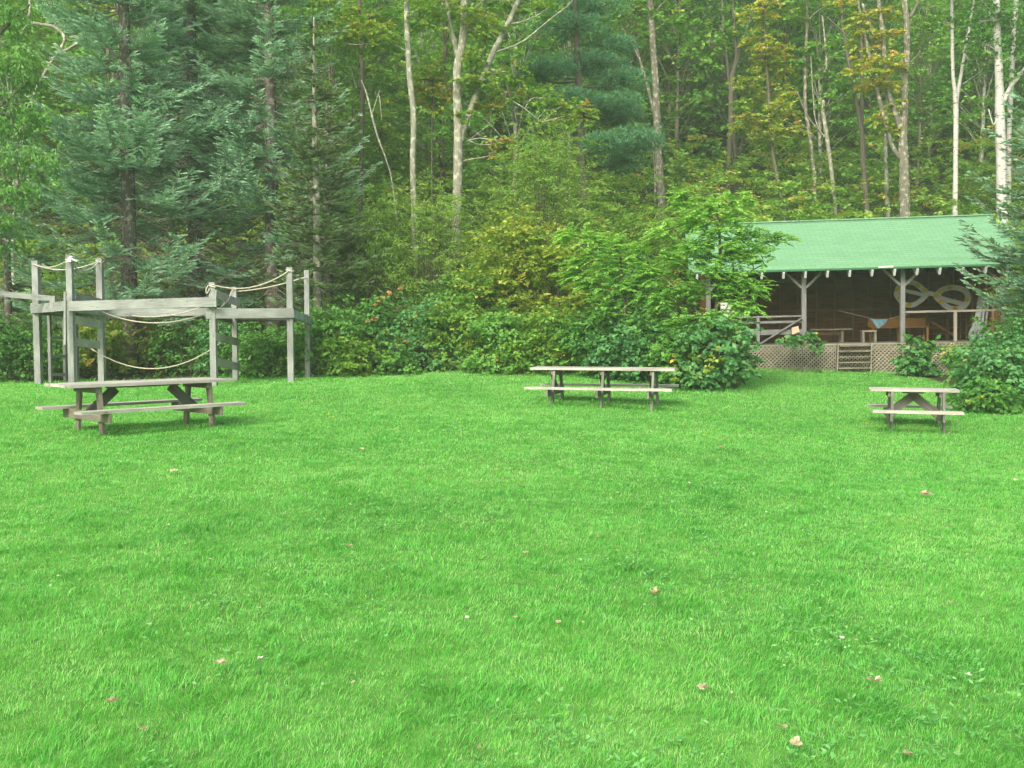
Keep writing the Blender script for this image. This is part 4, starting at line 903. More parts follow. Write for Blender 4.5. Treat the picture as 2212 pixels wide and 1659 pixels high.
# ---- conifers
def spruce_mesh(h, R, whorls, dens=1.0, bare=.12, droop=.35, tone=.55, spike=.135, dead=.0, per=6, wsp=.032, sec=.62):
    lm, mb, tw = LM(), MB(), MB()
    q = smooth_path([(0, 0, -.3), (.03, 0, h * .4), (-.02, .03, h * .75), (0, 0, h)], 14); mb.tube(q, np.linspace(h * .0125 + .03, .015, 14), 9, True, .04)
    for wz in np.linspace(h * bare, h * .985, whorls):
        f = (wz - h * bare) / (h * (1 - bare)); Lb = R * (1 - f) ** .8 * (.75 + .25 * min(1, f * 6)) + .15
        for b in range(per):
            az = rng.uniform(0, 6.28); L = Lb * rng.uniform(.6, 1.15); z0 = wz + rng.uniform(-.25, .25)
            t = np.linspace(0, 1, 10); rise = .35 * f
            zz = z0 + L * (rise * t - droop * (1 - f * .6) * np.sin(t * math.pi * .85) * .8 + .12 * t ** 3)
            dirv = np.array([math.cos(az), math.sin(az), 0]); path = dirv * (t * L)[:, None]; path[:, 2] = zz
            path[:, :2] += np.cumsum(rng.normal(0, .012 * L, (10, 2)), 0)
            if L > .5: tw.tube(path, np.linspace(.018, .005, 10), 4)
            isdead = rng.uniform() < (dead if f < .17 else .09)
            side = np.array([-dirv[1], dirv[0], 0])
            ns = int(max(3, L / .075) * dens); P0, D0, TN = [], [], []
            btn = tone + rng.normal(0, .12)
            for s in range(ns):
                u = rng.uniform(.18 if L > 1 else .0, 1); pp = np.array([np.interp(u, t, path[:, k]) for k in range(3)])
                ls = min(sec, .55 * L) * (1.12 - u) ** .6 * rng.uniform(.5, 1.1); sg = rng.choice([-1, 1])
                dv = nrm(dirv * rng.uniform(.5, 1.0) + side * sg * rng.uniform(.4, 1.0) + np.array([0, 0, rng.uniform(-.25, .30) + .25 * u]))
                if isdead:
                    if s % 2 == 0: tw.tube([pp, pp + dv * ls * .6, pp + dv * ls + np.array([0, 0, -.08])], [.007, .005, .003], 3)
                    continue
                k = max(2, int(ls / .042))
                for j in range(k):
                    v = (j + rng.uniform(0, 1)) / k; P0.append(pp + dv * ls * v); sg2 = 1 if j % 2 else -1
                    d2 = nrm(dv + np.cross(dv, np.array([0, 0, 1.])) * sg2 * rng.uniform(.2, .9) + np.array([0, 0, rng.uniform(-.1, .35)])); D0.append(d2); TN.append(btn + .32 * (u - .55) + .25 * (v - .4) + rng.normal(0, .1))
                P0.append(pp); D0.append(dv); TN.append(btn - .1)
            if P0:
                P0, D0, TN = np.array(P0), np.array(D0), np.array(TN); n = len(P0)
                Ls = spike * rng.uniform(.7, 1.3, n)
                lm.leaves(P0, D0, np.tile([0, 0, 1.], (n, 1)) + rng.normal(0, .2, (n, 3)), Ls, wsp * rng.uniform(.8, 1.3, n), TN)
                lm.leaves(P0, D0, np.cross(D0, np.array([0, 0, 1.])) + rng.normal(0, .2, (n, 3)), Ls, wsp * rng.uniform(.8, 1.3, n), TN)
    return mb, tw, lm
def spruce(label, px, d, h, R, whorls, mat='spruce', group='spruces behind the climbing frame', name='spruce_tree', bark='spbark', **kw):
    p = P(px, 800, d); base = np.array([p[0], d, float(g(p[0], d))]); root = thing(name, label, 'tree', base, 0, group)
    mb, tw, lm = spruce_mesh(h, R, whorls, **kw)
    mb.build('trunk', M[bark], root); tw.build('branch', M['twig'], root)['kind'] = 'stuff'; lm.build('crown', M[mat], root)
spruce('broad blue-green spruce standing behind the taller platform tower', 283, 31.0, 20, 3.9, 42, dens=1.3, bare=.10, dead=.7, tone=.64, per=10, sec=.75)
spruce('blue-green spruce with a thick trunk between the first spruce and the slim one', 590, 33.5, 20, 3.7, 40, dens=1.2, bare=.11, dead=.5, tone=.62, per=10, sec=.75)
spruce('dark spruce set back in the gap between the two big blue spruces', 425, 35.0, 21, 3.7, 40, dens=1.2, bare=.12, dead=.6, tone=.56, per=9, sec=.75)
spruce('slim old spruce with bare pale trunk and thin drooping twigs', 686, 29.0, 10.2, 1.9, 34, 'oldspruce', dens=.85, bare=.10, dead=.5, droop=.25, tone=.45, per=5, spike=.18, wsp=.04, bark='barkpale')
spruce('thin dark spruce pole just behind the slim old spruce', 712, 31.5, 8.6, 1.7, 26, 'oldspruce', dens=.9, bare=.12, dead=.7, tone=.4, per=4, spike=.18, wsp=.045)
spruce('low dense spruce in the dark corner behind the drooping pale tree', 20, 31.5, 9, 2.6, 24, dens=1.0, bare=.06, tone=.4)
spruce('dark spruce whose boughs hang over the cabin roof end', 2325, 23.0, 8.5, 2.9, 26, dens=1.2, bare=.30, droop=.3, tone=.38, per=8, group='spruces beside the cabin')

def pine(label, px, d, tiers, trunk):
    p = P(px, 700, d); base = np.array([p[0], d, float(g(p[0], d))]); root = thing('pine_tree', label, 'tree', base)
    mb, lm = MB(), LM()
    pts = [base - [0, 0, .3]] + [P(x, y, d) for x, y, w in trunk]; rad = [trunk[0][2] * d / F * .6] + [w * d / F * .5 for x, y, w in trunk]
    mb.tube(smooth_path(pts, 24, .01), np.interp(np.linspace(0, len(rad) - 1, 24), np.arange(len(rad)), rad), 9, True, .04)
    for x, y, rx, ry, n, off in tiers:
        c = P(x, y, d + off); Rx, Rz = rx * d / F, ry * d / F
        tc = np.array([np.interp(c[2], [q[2] for q in pts], [q[0] for q in pts]), d, c[2] - .5 * Rz])
        mb.tube(smooth_path([tc, (tc + c) / 2 - [0, 0, .15], c], 8), np.linspace(.05, .015, 8), 6)
        k = int(n * 1.8); o = c + rnd_dir(k) * np.array([Rx, Rx * .8, Rz]) * (rng.uniform(0, 1, (k, 1)) ** .5)
        for e in range(0, k, 7): mb.tube(smooth_path([c + (o[e] - c) * .15, (c + o[e]) / 2, o[e]], 5), np.linspace(.018, .006, 5), 4)
        m = 16; idx = np.repeat(np.arange(k), m); D = rnd_dir(k * m) + np.array([0, 0, .55]) + .5 * nrm(o - c)[idx]
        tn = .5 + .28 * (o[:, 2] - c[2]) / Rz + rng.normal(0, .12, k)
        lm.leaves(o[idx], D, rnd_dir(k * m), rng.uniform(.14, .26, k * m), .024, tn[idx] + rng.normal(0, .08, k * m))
    mb.build('trunk', M['barkdk'], root, base); lm.build('crown', M['pine'], root, base)
pine('soft-needled white pine in flat tiers between the forked maple and stout trunk', 1252, 40.0,
     [(1230, 60, 95, 26, 150, 0), (1180, 150, 70, 24, 130, -.6), (1270, 140, 90, 26, 170, .5), (1340, 175, 70, 26, 130, .2), (1150, 165, 50, 14, 70, -.3), (1320, 100, 60, 24, 110, .6), (1320, 225, 75, 24, 140, -.5), (1230, 215, 60, 20, 90, -.8), (1380, 300, 60, 28, 130, -.3), (1310, 310, 60, 24, 110, -.9), (1350, 350, 60, 24, 90, .3), (1280, 20, 90, 24, 120, .8), (1200, -50, 120, 30, 140, 0), (1260, -140, 100, 34, 130, 0), (1340, 250, 60, 20, 90, .8)],
     [(1262, 430, 17), (1259, 380, 17), (1250, 190, 15), (1242, 60, 12), (1240, -120, 7), (1240, -230, 3)])

# ------------------------------------------------------------------ shrubs along the lawn's edge
def shrub(name, label, px, py, d, h, r, n, leaf, mat, tone=.5, wid=.75, group='shrubs along the forest edge', per=12, stems=6, big=False, droop=.35, up=.6, fl=None, depth=.8, red=None, low=.12, extra=None, barkm='barkdk'):
    p = P(px, py, d); base = np.array([p[0], d, float(g(p[0], d))]); root = thing(name, label, 'shrub', base, 0, group)
    n = n * 3.2; lm, mb = LM(), MB(); K = max(5, int(n / 150)); reds = LM()
    for k in range(K):
        a = rng.uniform(0, 6.28); zf = rng.uniform(low, 1) ; prof = math.sqrt(max(.04, 1 - (max(0, zf - .35) / .68) ** 2)) * (.75 + .25 * min(1, zf / .3))
        rr = r * prof * rng.uniform(.35, 1.0); c = base + np.array([rr * math.cos(a), rr * math.sin(a) * depth, h * zf * rng.uniform(.85, 1.06)])
        cr = max(.16, r * rng.uniform(.24, .42))
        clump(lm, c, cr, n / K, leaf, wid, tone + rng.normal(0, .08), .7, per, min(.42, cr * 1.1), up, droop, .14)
        if k % 2 == 0: mb.tube(smooth_path([base + np.array([rng.uniform(-.15, .15) * r, rng.uniform(-.15, .15) * r, -.05]), base * .5 + c * .5 + rng.normal(0, .06, 3) + np.array([0, 0, .12 * h]), c], 8), np.linspace(.016, .006, 8), 4)
    for k in range(int(3 + r * 9) if h > .8 else 0):
        a = rng.uniform(0, 6.28); q0 = base + np.array([.55 * r * math.cos(a), .55 * r * depth * math.sin(a), h * rng.uniform(.45, .85)]); dv = nrm(np.array([.7 * math.cos(a), .7 * math.sin(a), rng.uniform(.1, 1.3)])); Ls = rng.uniform(.35, .8) * min(1.3, .4 + h * .35)
        t = np.linspace(0, 1, 8); q = q0 + dv * (t * Ls)[:, None] * 1.25; q[:, 2] -= .22 * Ls * t ** 2; mb.tube(q, np.linspace(.008, .003, 8), 4)
        m = int(26 * Ls / max(.07, leaf) * .11) + 6; u = rng.uniform(.25, 1, m); pp = np.stack([np.interp(u, t, q[:, i]) for i in range(3)], 1); sd = nrm(np.cross(dv, [0, 0, 1.])) * rng.choice([-1., 1.], (m, 1))
        lm.leaves(pp, sd + dv * rng.uniform(.1, .9, (m, 1)) + rng.normal(0, .3, (m, 3)) - [0, 0, droop], rng.normal(0, .4, (m, 3)) + [0, 0, .9], leaf * rng.uniform(.6, 1.15, m), leaf * wid * rng.uniform(.6, 1.1, m), tone + .12 + rng.normal(0, .12, m))
    lm.build('foliage', mat, root, base); mb.build('stems', M[barkm], root, base)
    if extra:
        e = LM()
        for (x, y, rp, k, dof) in extra[1]: clump(e, P(x, y, d + dof), rp * d / F, k, extra[2], .8, .5, .8, 6, None, .6, .3)
        e.build(extra[0], extra[3], root, base)
    return root
def make_shrubs():
    G, L_, B_, A_, O_, MP, FN = M['green'], M['lime'], M['bluegreen'], M['autumn'], M['olive'], M['maple'], M['fern']
    S = shrub
    # in front of the wood, from the climbing frame towards the cabin
    S('bramble_bush', 'leafy green bramble under the small platform, between its posts', 585, 815, 27.6, 1.35, 1.1, 1500, .10, G, .55)
    S('bramble_bush', 'broad bramble just past the small platform, with pale leaf tops', 705, 812, 27.3, 1.75, 1.25, 2100, .11, G, .65)
    S('bramble_bush', 'low yellowing bramble at the lawn edge past the small platform', 760, 815, 26.8, .95, .9, 1000, .10, MP, .5)
    S('bramble_bush', 'bramble with orange-red vine leaves climbing through it', 815, 808, 28.2, 2.1, 1.0, 1500, .11, G, .5, extra=('red_leaves', [(848, 626, 18, 18, -.4), (825, 655, 14, 20, -.9), (803, 692, 12, 16, -1.0), (775, 703, 8, 8, -1.0), (866, 738, 14, 16, -1.2), (842, 720, 8, 8, -1.1)], .12, M['red']))
    S('bramble_bush', 'tall dark green bramble mound behind the red-leaved vine', 905, 800, 28.0, 2.0, 1.25, 2200, .105, B_, .6)
    S('bramble_bush', 'bramble with a small sprig of yellow goldenrod in its top', 985, 798, 27.9, 2.0, 1.05, 1700, .105, MP, .4, extra=('yellow_sprig', [(985, 712, 8, 24, -1.0), (1000, 715, 6, 16, -1.0)], .05, M['petal']))
    S('aster_plant', 'small bramble sprout with a few purple asters at the lawn edge', 858, 812, 26.9, .95, .6, 600, .09, G, .6, extra=('purple_flowers', [(857, 748, 6, 14, -.2), (798, 697, 6, 14, .9)], .05, M['aster']))
    S('raspberry_bush', 'bright heart-leaved raspberry bush behind the three-frame table', 1085, 798, 26.6, 1.45, 1.0, 1700, .10, G, .8)
    S('raspberry_bush', 'dense heart-leaved bush behind the middle of the three-frame table', 1190, 800, 26.2, 1.6, 1.15, 1900, .10, MP, .4)
    S('raspberry_bush', 'low dark bush filling the space behind the table\'s far end', 1290, 805, 25.4, 1.5, 1.1, 1700, .11, G, .45)
    S('bramble_bush', 'dark bluish bramble under the locust saplings', 1380, 812, 24.6, 1.7, 1.1, 1900, .11, B_, .45)
    S('bramble_bush', 'bramble with yellow and pinkish leaves at its foot beside the table end', 1470, 822, 23.6, 1.35, .85, 1500, .11, G, .55, extra=('yellow_leaves', [(1475, 790, 22, 36, -.7), (1450, 765, 10, 16, -.6), (1500, 770, 10, 16, -.6), (1455, 812, 10, 14, -.8)], .11, M['autumn']))
    S('bramble_bush', 'arching bush at the lattice corner with yellowed lower leaves', 1545, 828, 23.0, 1.75, .75, 1700, .12, B_, .6, extra=('yellow_leaves', [(1545, 775, 24, 40, -.6), (1525, 800, 16, 20, -.6)], .11, M['autumn']))
    # taller layer behind
    S('maple_sapling', 'yellow-green maple sapling thicket with orange tips before the forked maple', 1120, 800, 29.5, 4.6, 1.5, 3600, .13, A_, .38, .7, per=14, low=.25, droop=.1, up=1.0)
    S('maple_sapling', 'golden maple sapling low beside the heart-leaved raspberry bush', 1210, 800, 28.5, 3.4, 1.2, 2200, .13, A_, .3, .7, per=14, low=.2, droop=.1, up=1.0)
    S('willow_bush', 'large fine-leaved olive green willow bush beneath the pine', 1175, 780, 33.0, 7.2, 2.5, 14000, .10, O_, .45, .30, per=22, low=.3, droop=.2)
    S('willow_bush', 'feathery olive thicket wrapped around the slim maple trunk', 935, 780, 32.0, 5.6, 2.0, 12000, .095, O_, .55, .32, per=22, low=.12, droop=.2)
    S('willow_bush', 'greyish-green feathery thicket between the slim spruce and the maple', 800, 790, 31.0, 5.0, 1.5, 8000, .095, O_, .4, .32, per=22, low=.12)
    S('maple_sapling', 'dark leafy saplings in shade below the stout grey trunk', 1400, 780, 33.5, 4.8, 2.0, 4200, .12, MP, .35, .65, per=14, low=.2, droop=.1, up=1.0)
    S('maple_sapling', 'shaded sapling mass behind the locust crown', 1330, 790, 30.5, 3.6, 1.5, 2800, .12, G, .45, .65, per=14, low=.1)
    S('leafy_bush', 'shaded leafy bush between the thicket and the tall bramble mound', 1020, 800, 30.0, 2.8, 1.5, 2600, .11, G, .5)
    # under the spruces, behind the climbing frame
    S('ferny_shrub', 'low ferny shrub at the foot of the taller tower', 55, 825, 28.6, 1.5, 1.3, 1600, .09, G, .45)
    S('ferny_shrub', 'yellowish ferny shrub seen between the ladder and the tower post', 170, 815, 30.0, 1.55, 1.0, 1300, .10, FN, .6)
    S('ferny_shrub', 'golden-green sprig shrub beside the mottled spruce trunk', 235, 815, 29.2, 1.65, .8, 1000, .11, FN, .7)
    S('ferny_shrub', 'rusty low shrub in the gap under the hanging rope', 340, 812, 31.5, 1.5, 1.2, 1500, .09, FN, .65)
    S('ferny_shrub', 'green sapling shrub behind the low end of the hanging rope', 415, 808, 30.5, 1.7, 1.0, 1500, .10, G, .55)
    S('ferny_shrub', 'leafy shrub behind the boards of the small platform', 500, 812, 28.6, 1.6, .9, 1500, .10, B_, .5)
    S('ferny_shrub', 'dark shrub at the very corner of the lawn under the drooping tree', -60, 830, 28.0, 1.7, 1.6, 1600, .09, G, .4)
    # by the cabin
    S('leafy_bush', 'large leafy bush crowding the lawn beside the lattice skirt', 2160, 868, 20.8, 1.3, .78, 2000, .10, B_, .55, group='shrubs beside the cabin')
    S('leafy_bush', 'leafy bush under the spruce boughs beside the cabin corner', 2205, 862, 21.8, 1.75, 1.1, 2400, .10, B_, .5, group='shrubs beside the cabin')
    S('leafy_bush', 'grassy pale bush in front of the lattice with yellow goldenrod on top', 2088, 850, 22.6, 1.15, .42, 1100, .085, G, .75, .4, group='shrubs beside the cabin', extra=('goldenrod', [(2040, 752, 12, 40, -.1), (2062, 748, 12, 36, .0), (2095, 746, 10, 24, .2), (2045, 800, 7, 14, -.4), (2028, 765, 8, 18, -.1)], .035, M['petal']))
    S('leafy_bush', 'low bush with a few rusty leaves at the lawn\'s corner near the short table', 2125, 876, 20.2, .6, .6, 900, .09, G, .55, group='shrubs beside the cabin', extra=('rusty_leaves', [(2085, 860, 12, 18, -.3), (2115, 858, 8, 10, -.4)], .09, M['autumn']))
    S('leafy_bush', 'yellow-green bush behind the cabin corner post', 2230, 760, 26.5, 3.0, 1.2, 2600, .09, MP, .5, .5, group='shrubs beside the cabin')
    S('leafy_bush', 'bush beyond the lattice bush where the wood meets the lawn', 2330, 850, 22.5, 1.9, 1.6, 1800, .10, G, .5, group='shrubs beside the cabin')
    S('grapevine', 'big-leaved grapevine sprawling over the lattice beneath the first post', 1735, 752, 28.4, .05, .6, 10, .16, G, .6, group='vines on the cabin lattice')
    S('grapevine', 'big-leaved grapevine climbing the lattice beneath the second post', 1975, 800, 27.4, .95, .38, 420, .17, B_, .6, group='vines on the cabin lattice', extra=('leaves', [(1990, 745, 26, 110, .2), (1960, 775, 24, 80, 0), (2015, 745, 20, 60, .2), (1970, 725, 14, 36, .3)], .16, G))
    o = [k for k in bpy.data.objects if k.name.startswith('grapevine')][0]
    base = np.array(o.location); e = LM()
    for (x, y, rp, k, dof) in [(1700, 738, 18, 60, 0), (1730, 732, 20, 80, 0), (1760, 738, 18, 70, 0), (1755, 722, 12, 36, .1), (1715, 728, 14, 46, .1), (1765, 750, 10, 20, -.1)]: clump(e, P(x, y, 28.3 + dof), rp * 28.3 / F, k, .15, .85, .6, .7, 6, None, .6, .3)
    e.build('leaves', B_, o, base)
    MB().tube(smooth_path([base, P(1735, 770, 28.35), P(1730, 740, 28.3)], 8), .012, 5).tube(smooth_path([P(1735, 760, 28.3), P(1705, 745, 28.3), P(1690, 742, 28.3)], 8), .008, 5).build('vine_stem', M['barkdk'], o, base)
make_shrubs()

# ---- locust saplings with pinnate fronds
def locust(label, d, stems, fronds, mat=M['lime']):
    p0 = P(stems[0][0][0], stems[0][0][1], d); base = np.array([p0[0], d, float(g(p0[0], d))]); root = thing('locust_sapling', label, 'tree', base, 0, 'locust saplings in front of the cabin roof')
    mb, lm = MB(), LM(); nodes = []
    for i, st in enumerate(stems):
        pts = ([base - [0, 0, .1]] if i == 0 else []) + [P(x, y, d + (0 if i == 0 else o)) for x, y, w, o in st]; rad = ([st[0][2] * d / F * .55] if i == 0 else []) + [w * d / F * .5 for x, y, w, o in st]
        q = smooth_path(pts, 5 * len(pts)); mb.tube(q, np.interp(np.linspace(0, len(rad) - 1, len(q)), np.arange(len(rad)), rad), 6); nodes.append(q[len(q) // 4:])
    def frond(o, dv, L, tn):
        k = max(7, int(L / .034)); t = np.linspace(.12, 1, k); q = o + dv * (t * L)[:, None]; q[:, 2] -= .33 * L * t ** 2
        tan = nrm(np.gradient(q, axis=0)); sd = nrm(np.cross(tan, np.array([0, 0, 1.])))
        for sg in (-1, 1):
            ll = .105 * np.sin(math.pi * (.25 + .65 * t)) * (L / .45) ** .5
            lm.leaves(q, sd * sg * .9 + tan * .45 + np.array([0, 0, -.15]) + rng.normal(0, .12, (k, 3)), np.array([0, 0, 1.]) + rng.normal(0, .55, (k, 3)), ll, ll * .5, tn + .25 * (t - .4) + rng.normal(0, .07, k))
        lm.leaves(o[None], dv[None] + [[0, 0, -.1]], np.array([[0, 0, 1.]]), np.array([L * .8]), np.array([.012]), np.array([.2]))
    for x, y, r, n, off, tn in fronds:
        c = P(x, y, d + off); R = r * d / F
        allp = np.concatenate(nodes); a = allp[np.argmin(np.linalg.norm(allp - (c - [0, 0, .35 * R]), axis=1))]
        if np.linalg.norm(a - c) > .15: mb.tube(smooth_path([a, (a + c) / 2 + [0, 0, .08], c], 6), np.linspace(.014, .006, 6), 4)
        out = nrm((c - a) * [1, 1, .3] + 1e-3)
        for k in range(int(n * 4.3)):
            o = c + rnd_dir(1)[0] * R * np.array([1.12, 1.12, 1.1]) * rng.uniform(.1, 1); az = rng.uniform(0, 6.28); dv = nrm(np.array([math.cos(az), math.sin(az) * .7, rng.uniform(-.35, .8)]) + .5 * out)
            frond(o, dv, rng.uniform(.3, .52), tn + .06 + rng.normal(0, .12))
    mb.build('trunk', M['barkdk'], root, base); lm.build('crown', mat, root, base)
locust('taller locust sapling whose feathery fronds overlap the cabin roof', 23.6,
    [[(1535, 820, 8, 0), (1550, 640, 8, 0), (1555, 520, 6, 0), (1545, 440, 4, 0), (1530, 420, 2, 0)], [(1552, 560, 4, 0), (1610, 545, 3, .2), (1670, 520, 2, .3)], [(1552, 600, 4, 0), (1610, 590, 3, -.3), (1650, 570, 2, -.4)], [(1550, 620, 4, 0), (1500, 560, 3, .3), (1460, 500, 2, .4)], [(1545, 700, 4, 0), (1590, 640, 3, -.2), (1625, 625, 2, -.2)], [(1540, 720, 5, 0), (1480, 640, 4, .4), (1420, 580, 2, .6)]],
    [(1480, 430, 22, 12, .3, .85), (1540, 445, 26, 14, 0, .8), (1590, 440, 26, 12, .2, .85), (1440, 500, 26, 13, .4, .85), (1490, 490, 26, 13, .3, .7), (1545, 500, 26, 12, 0, .65), (1610, 510, 28, 12, .2, .6), (1660, 520, 22, 9, .3, .65), (1690, 517, 10, 3, .3, .6), (1510, 470, 26, 9, -.2, .75), (1575, 480, 28, 9, -.3, .7), (1500, 530, 30, 10, -.3, .65), (1570, 525, 30, 10, -.4, .6), (1620, 560, 24, 8, -.4, .6), (1540, 585, 28, 9, -.4, .55), (1640, 550, 24, 9, -.3, .5), (1580, 560, 30, 13, -.2, .6), (1520, 560, 28, 13, .2, .6), (1450, 560, 28, 13, .4, .65), (1410, 590, 26, 12, .6, .7), (1600, 600, 28, 12, -.3, .6), (1630, 620, 20, 9, -.3, .65), (1560, 620, 30, 13, -.2, .5), (1490, 630, 32, 15, .3, .5), (1430, 650, 30, 14, .5, .5), (1590, 660, 26, 12, -.3, .6), (1620, 660, 14, 5, -.4, .75), (1540, 690, 28, 12, -.3, .5), (1470, 700, 32, 14, .2, .45), (1520, 740, 26, 10, -.3, .45), (1580, 700, 16, 6, -.4, .5)])
locust('lower locust sapling with bright frond tips beside the golden maple', 24.6,
    [[(1345, 820, 7, 0), (1350, 660, 7, 0), (1340, 560, 5, 0), (1320, 520, 3, 0)], [(1350, 640, 4, 0), (1290, 560, 3, .3), (1240, 520, 2, .4)], [(1350, 660, 4, 0), (1390, 590, 3, -.2), (1400, 560, 2, -.3)]],
    [(1230, 512, 18, 10, .4, .9), (1280, 520, 24, 13, .3, .85), (1330, 530, 24, 12, 0, .75), (1385, 545, 18, 8, -.2, .75), (1260, 560, 28, 14, .3, .65), (1320, 575, 30, 14, 0, .55), (1390, 590, 26, 12, -.2, .6), (1280, 610, 30, 14, .2, .5), (1350, 625, 32, 14, -.1, .45), (1240, 600, 24, 9, .3, .55), (1400, 640, 28, 12, -.2, .4), (1310, 670, 32, 13, 0, .42), (1380, 700, 30, 12, -.2, .4)])

# ------------------------------------------------------------------ wooded hillside: a few kinds copied many times
def hill_tree_mesh(h, kind):
    lm, mb = LM(), MB(); q = smooth_path([(0, 0, -.4), (rng.uniform(-.2, .2), rng.uniform(-.2, .2), h * .4), (rng.uniform(-.5, .5), rng.uniform(-.5, .5), h * .95)], 12)
    mb.tube(q, np.linspace(.15, .03, 12), 7, True, .05)
    K = 40
    for k in range(K):
        f = .13 + .87 * (k + .5) / K; a = rng.uniform(0, 6.28); R = 2.9 * math.sin(math.pi * min(1, .25 + .72 * f)) * rng.uniform(.35, 1.0); c = np.array([R * math.cos(a), R * math.sin(a), h * f])
        clump(lm, c, rng.uniform(.85, 1.5), 135, .27, .62, .45 + .2 * (f - .6) + rng.normal(0, .1), .5, 14, .8, 1.0, .15, .14)
        mb.tube(smooth_path([q[min(11, int(f * 10))], (q[min(11, int(f * 10))] + c) / 2 + [0, 0, .2], c], 5), np.linspace(.04, .012, 5), 4)
    return mb, lm
def make_hill():
    kinds = [('hill_maple', M['far'], 'barkdk', 'round-crowned green maple standing on the wooded hillside'), ('hill_beech', M['green'], 'bark', 'dark green leafy beech standing on the wooded hillside'), ('hill_ash', M['lime'], 'barkpale', 'light green airy ash tree standing on the wooded hillside'), ('hill_turning_maple', M['maple'], 'barkdk', 'yellowing maple standing on the wooded hillside')]
    protos = []
    for nm, lmt, bk, lab in kinds:
        for v in range(2):
            r = bpy.data.objects.new(nm, None); mb, lm = hill_tree_mesh(rng.uniform(12, 15.5), 0)
            t = mb.build('trunk', M[bk], r); c = lm.build('crown', lmt, r); protos.append((nm, r, t, c, lab, lm, mb))
    spots = []
    y = 44.0
    while y < 78:
        for x in np.arange(-.56 * y - 5, .56 * y + 5, 4.6):
            xx, yy = x + rng.uniform(-1.6, 1.6), y + rng.uniform(-1.6, 1.6)
            if xx > 2 and yy < 55: continue
            spots.append((xx, yy))
        y += 4.6
    spots = [s for s in spots if not (s[1] < 50 and rng.uniform() < .35)]
    used = set()
    for i, (x, y) in enumerate(spots):
        k = int(rng.choice(8, p=[.16, .16, .11, .11, .13, .13, .10, .10])); nm, r, t, c, lab, _, _ = protos[k]
        if k in used: o = r.copy(); tt = t.copy(); cc = c.copy(); tt.parent = o; cc.parent = o; COL.objects.link(tt); COL.objects.link(cc)
        else: o = r; used.add(k)
        COL.objects.link(o); o.location = (x, y, float(g(x, y))); s = rng.uniform(.8, 1.15); o.scale = (s, s, s * rng.uniform(.9, 1.15)); o.rotation_euler = (0, 0, rng.uniform(0, 6.28))
        tag(o, lab, 'tree', {'hill_maple': 'green maples on the hillside', 'hill_beech': 'dark beeches on the hillside', 'hill_ash': 'light ashes on the hillside', 'hill_turning_maple': 'yellowing maples on the hillside'}[nm])
    for k, pr in enumerate(protos):
        if k not in used:
            for ob in pr[1:4]: bpy.data.objects.remove(ob)
    # the wood beyond, which reads as one mass
    V, T = [], []
    y = 80.
    base = [pr[5].merged() for pr in protos]
    while y < 135:
        for x in np.arange(-.56 * y - 10, .56 * y + 10, 6.0):
            v, tn = base[rng.integers(0, 8)]; nq = len(tn); sel = rng.permutation(nq)[:int(nq * .35)]
            q = v.reshape(-1, 4, 3)[sel]; c0 = q.mean(1, keepdims=True); q = c0 + (q - c0) * 1.7
            a = rng.uniform(0, 6.28); R = np.array([[math.cos(a), -math.sin(a), 0], [math.sin(a), math.cos(a), 0], [0, 0, 1]]); s = rng.uniform(.9, 1.2)
            xx, yy = x + rng.uniform(-2, 2), y + rng.uniform(-2, 2); V.append((q.reshape(-1, 3) @ R.T) * s + np.array([xx, yy, float(g(xx, yy))])); T.append(np.clip(tn[sel] + rng.normal(0, .12), 0, 1))
        y += 6.5
    tag(finish('forest', quad_mesh('forest', np.concatenate(V), np.concatenate(T)), M['far']), kind='stuff')
    # low saplings and brush covering the slope and the shade under the edge trees
    lm = LM()
    for i in range(2700):
        y = 31 + 38 * rng.uniform(0, 1) ** 1.2; x = rng.uniform(-1, 1) * (.58 * y + 3)
        l = CO + 0
        if 4.2 < x < 15.5 and y < 36: continue
        if y < 34 and x < -2: hh = rng.uniform(.2, .9)
        elif x > 2 and y < 54: hh = rng.uniform(.3, 4.6)
        else: hh = rng.uniform(.3, 3.2)
        c = np.array([x, y, float(g(x, y)) + hh]); R = rng.uniform(.45, 1.5)
        clump(lm, c, R, 120, .16 + .0035 * max(0, y - 32), .65, min(.78, .36 + .06 * hh + .2 * vnoise(np.array([x]), np.array([y]), 9, 31)[0] + rng.normal(0, .12)), .28, 20, .75, 1.2, .12, .12)
    tag(lm.build('undergrowth', M['brush']), kind='stuff')
make_hill()

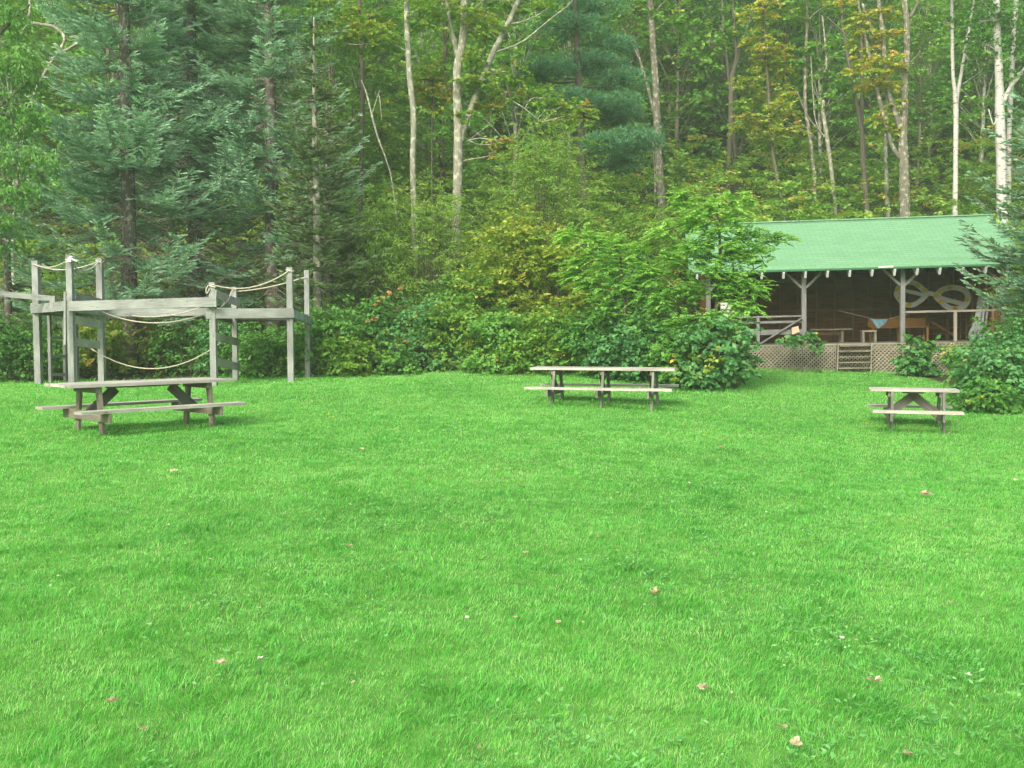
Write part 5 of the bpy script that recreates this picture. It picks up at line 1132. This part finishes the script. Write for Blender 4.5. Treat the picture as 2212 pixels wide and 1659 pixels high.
# ------------------------------------------------------------------ thin volume added for the washed veil of a misted lens
def make_lens_haze():
    x0, x1, y0, y1, z0, z1 = -270, 270, -265, 325, -3, 62
    v = [(x, y, z) for z in (z0, z1) for y in (y0, y1) for x in (x0, x1)]
    me = bpy.data.meshes.new('lens_haze'); me.from_pydata(v, [], [(0, 2, 3, 1), (4, 5, 7, 6), (0, 1, 5, 4), (2, 6, 7, 3), (0, 4, 6, 2), (1, 3, 7, 5)]); me.update()
    m = bpy.data.materials.new('lens_haze'); m.use_nodes = True; nt = m.node_tree; nt.nodes.clear(); o = nt.nodes.new('ShaderNodeOutputMaterial'); pv = nt.nodes.new('ShaderNodeVolumePrincipled')
    pv.inputs['Color'].default_value = (.76, .98, .72, 1); pv.inputs['Density'].default_value = .0016; pv.inputs['Anisotropy'].default_value = .0
    nt.links.new(pv.outputs[0], o.inputs['Volume']); tag(finish('lens_haze', me, m), kind='stuff')
make_lens_haze()

# ------------------------------------------------------------------ light
EL, AZ = math.radians(40), math.radians(205)                   # sun behind the camera and to one side, azimuth clockwise from +y
w = bpy.data.worlds.new('World'); scene.world = w; w.use_nodes = True
nt = w.node_tree; bg = nt.nodes['Background']; sky = nt.nodes.new('ShaderNodeTexSky'); sky.sky_type = 'NISHITA'; sky.sun_disc = False
sky.sun_elevation = EL; sky.sun_rotation = AZ; sky.air_density = 1.0; sky.dust_density = 5.0; sky.ozone_density = .6
nt.links.new(sky.outputs[0], bg.inputs[0]); bg.inputs[1].default_value = .15
sd = bpy.data.lights.new('sun', 'SUN'); sd.energy = 1.5; sd.angle = math.radians(22); sd.color = (1, .96, .88)
so = bpy.data.objects.new('sun', sd); COL.objects.link(so)
dv = Vector((math.sin(AZ) * math.cos(EL), math.cos(AZ) * math.cos(EL), math.sin(EL)))
so.rotation_euler = dv.to_track_quat('Z', 'Y').to_euler(); so.location = (0, 0, 30)
scene.view_settings.view_transform = 'Standard'; scene.view_settings.look = 'None'; scene.view_settings.gamma = 1
scene.view_settings.exposure = 1.08
scene.cycles.max_bounces = 6; scene.cycles.diffuse_bounces = 4; scene.cycles.transmission_bounces = 4; scene.cycles.use_denoising = True
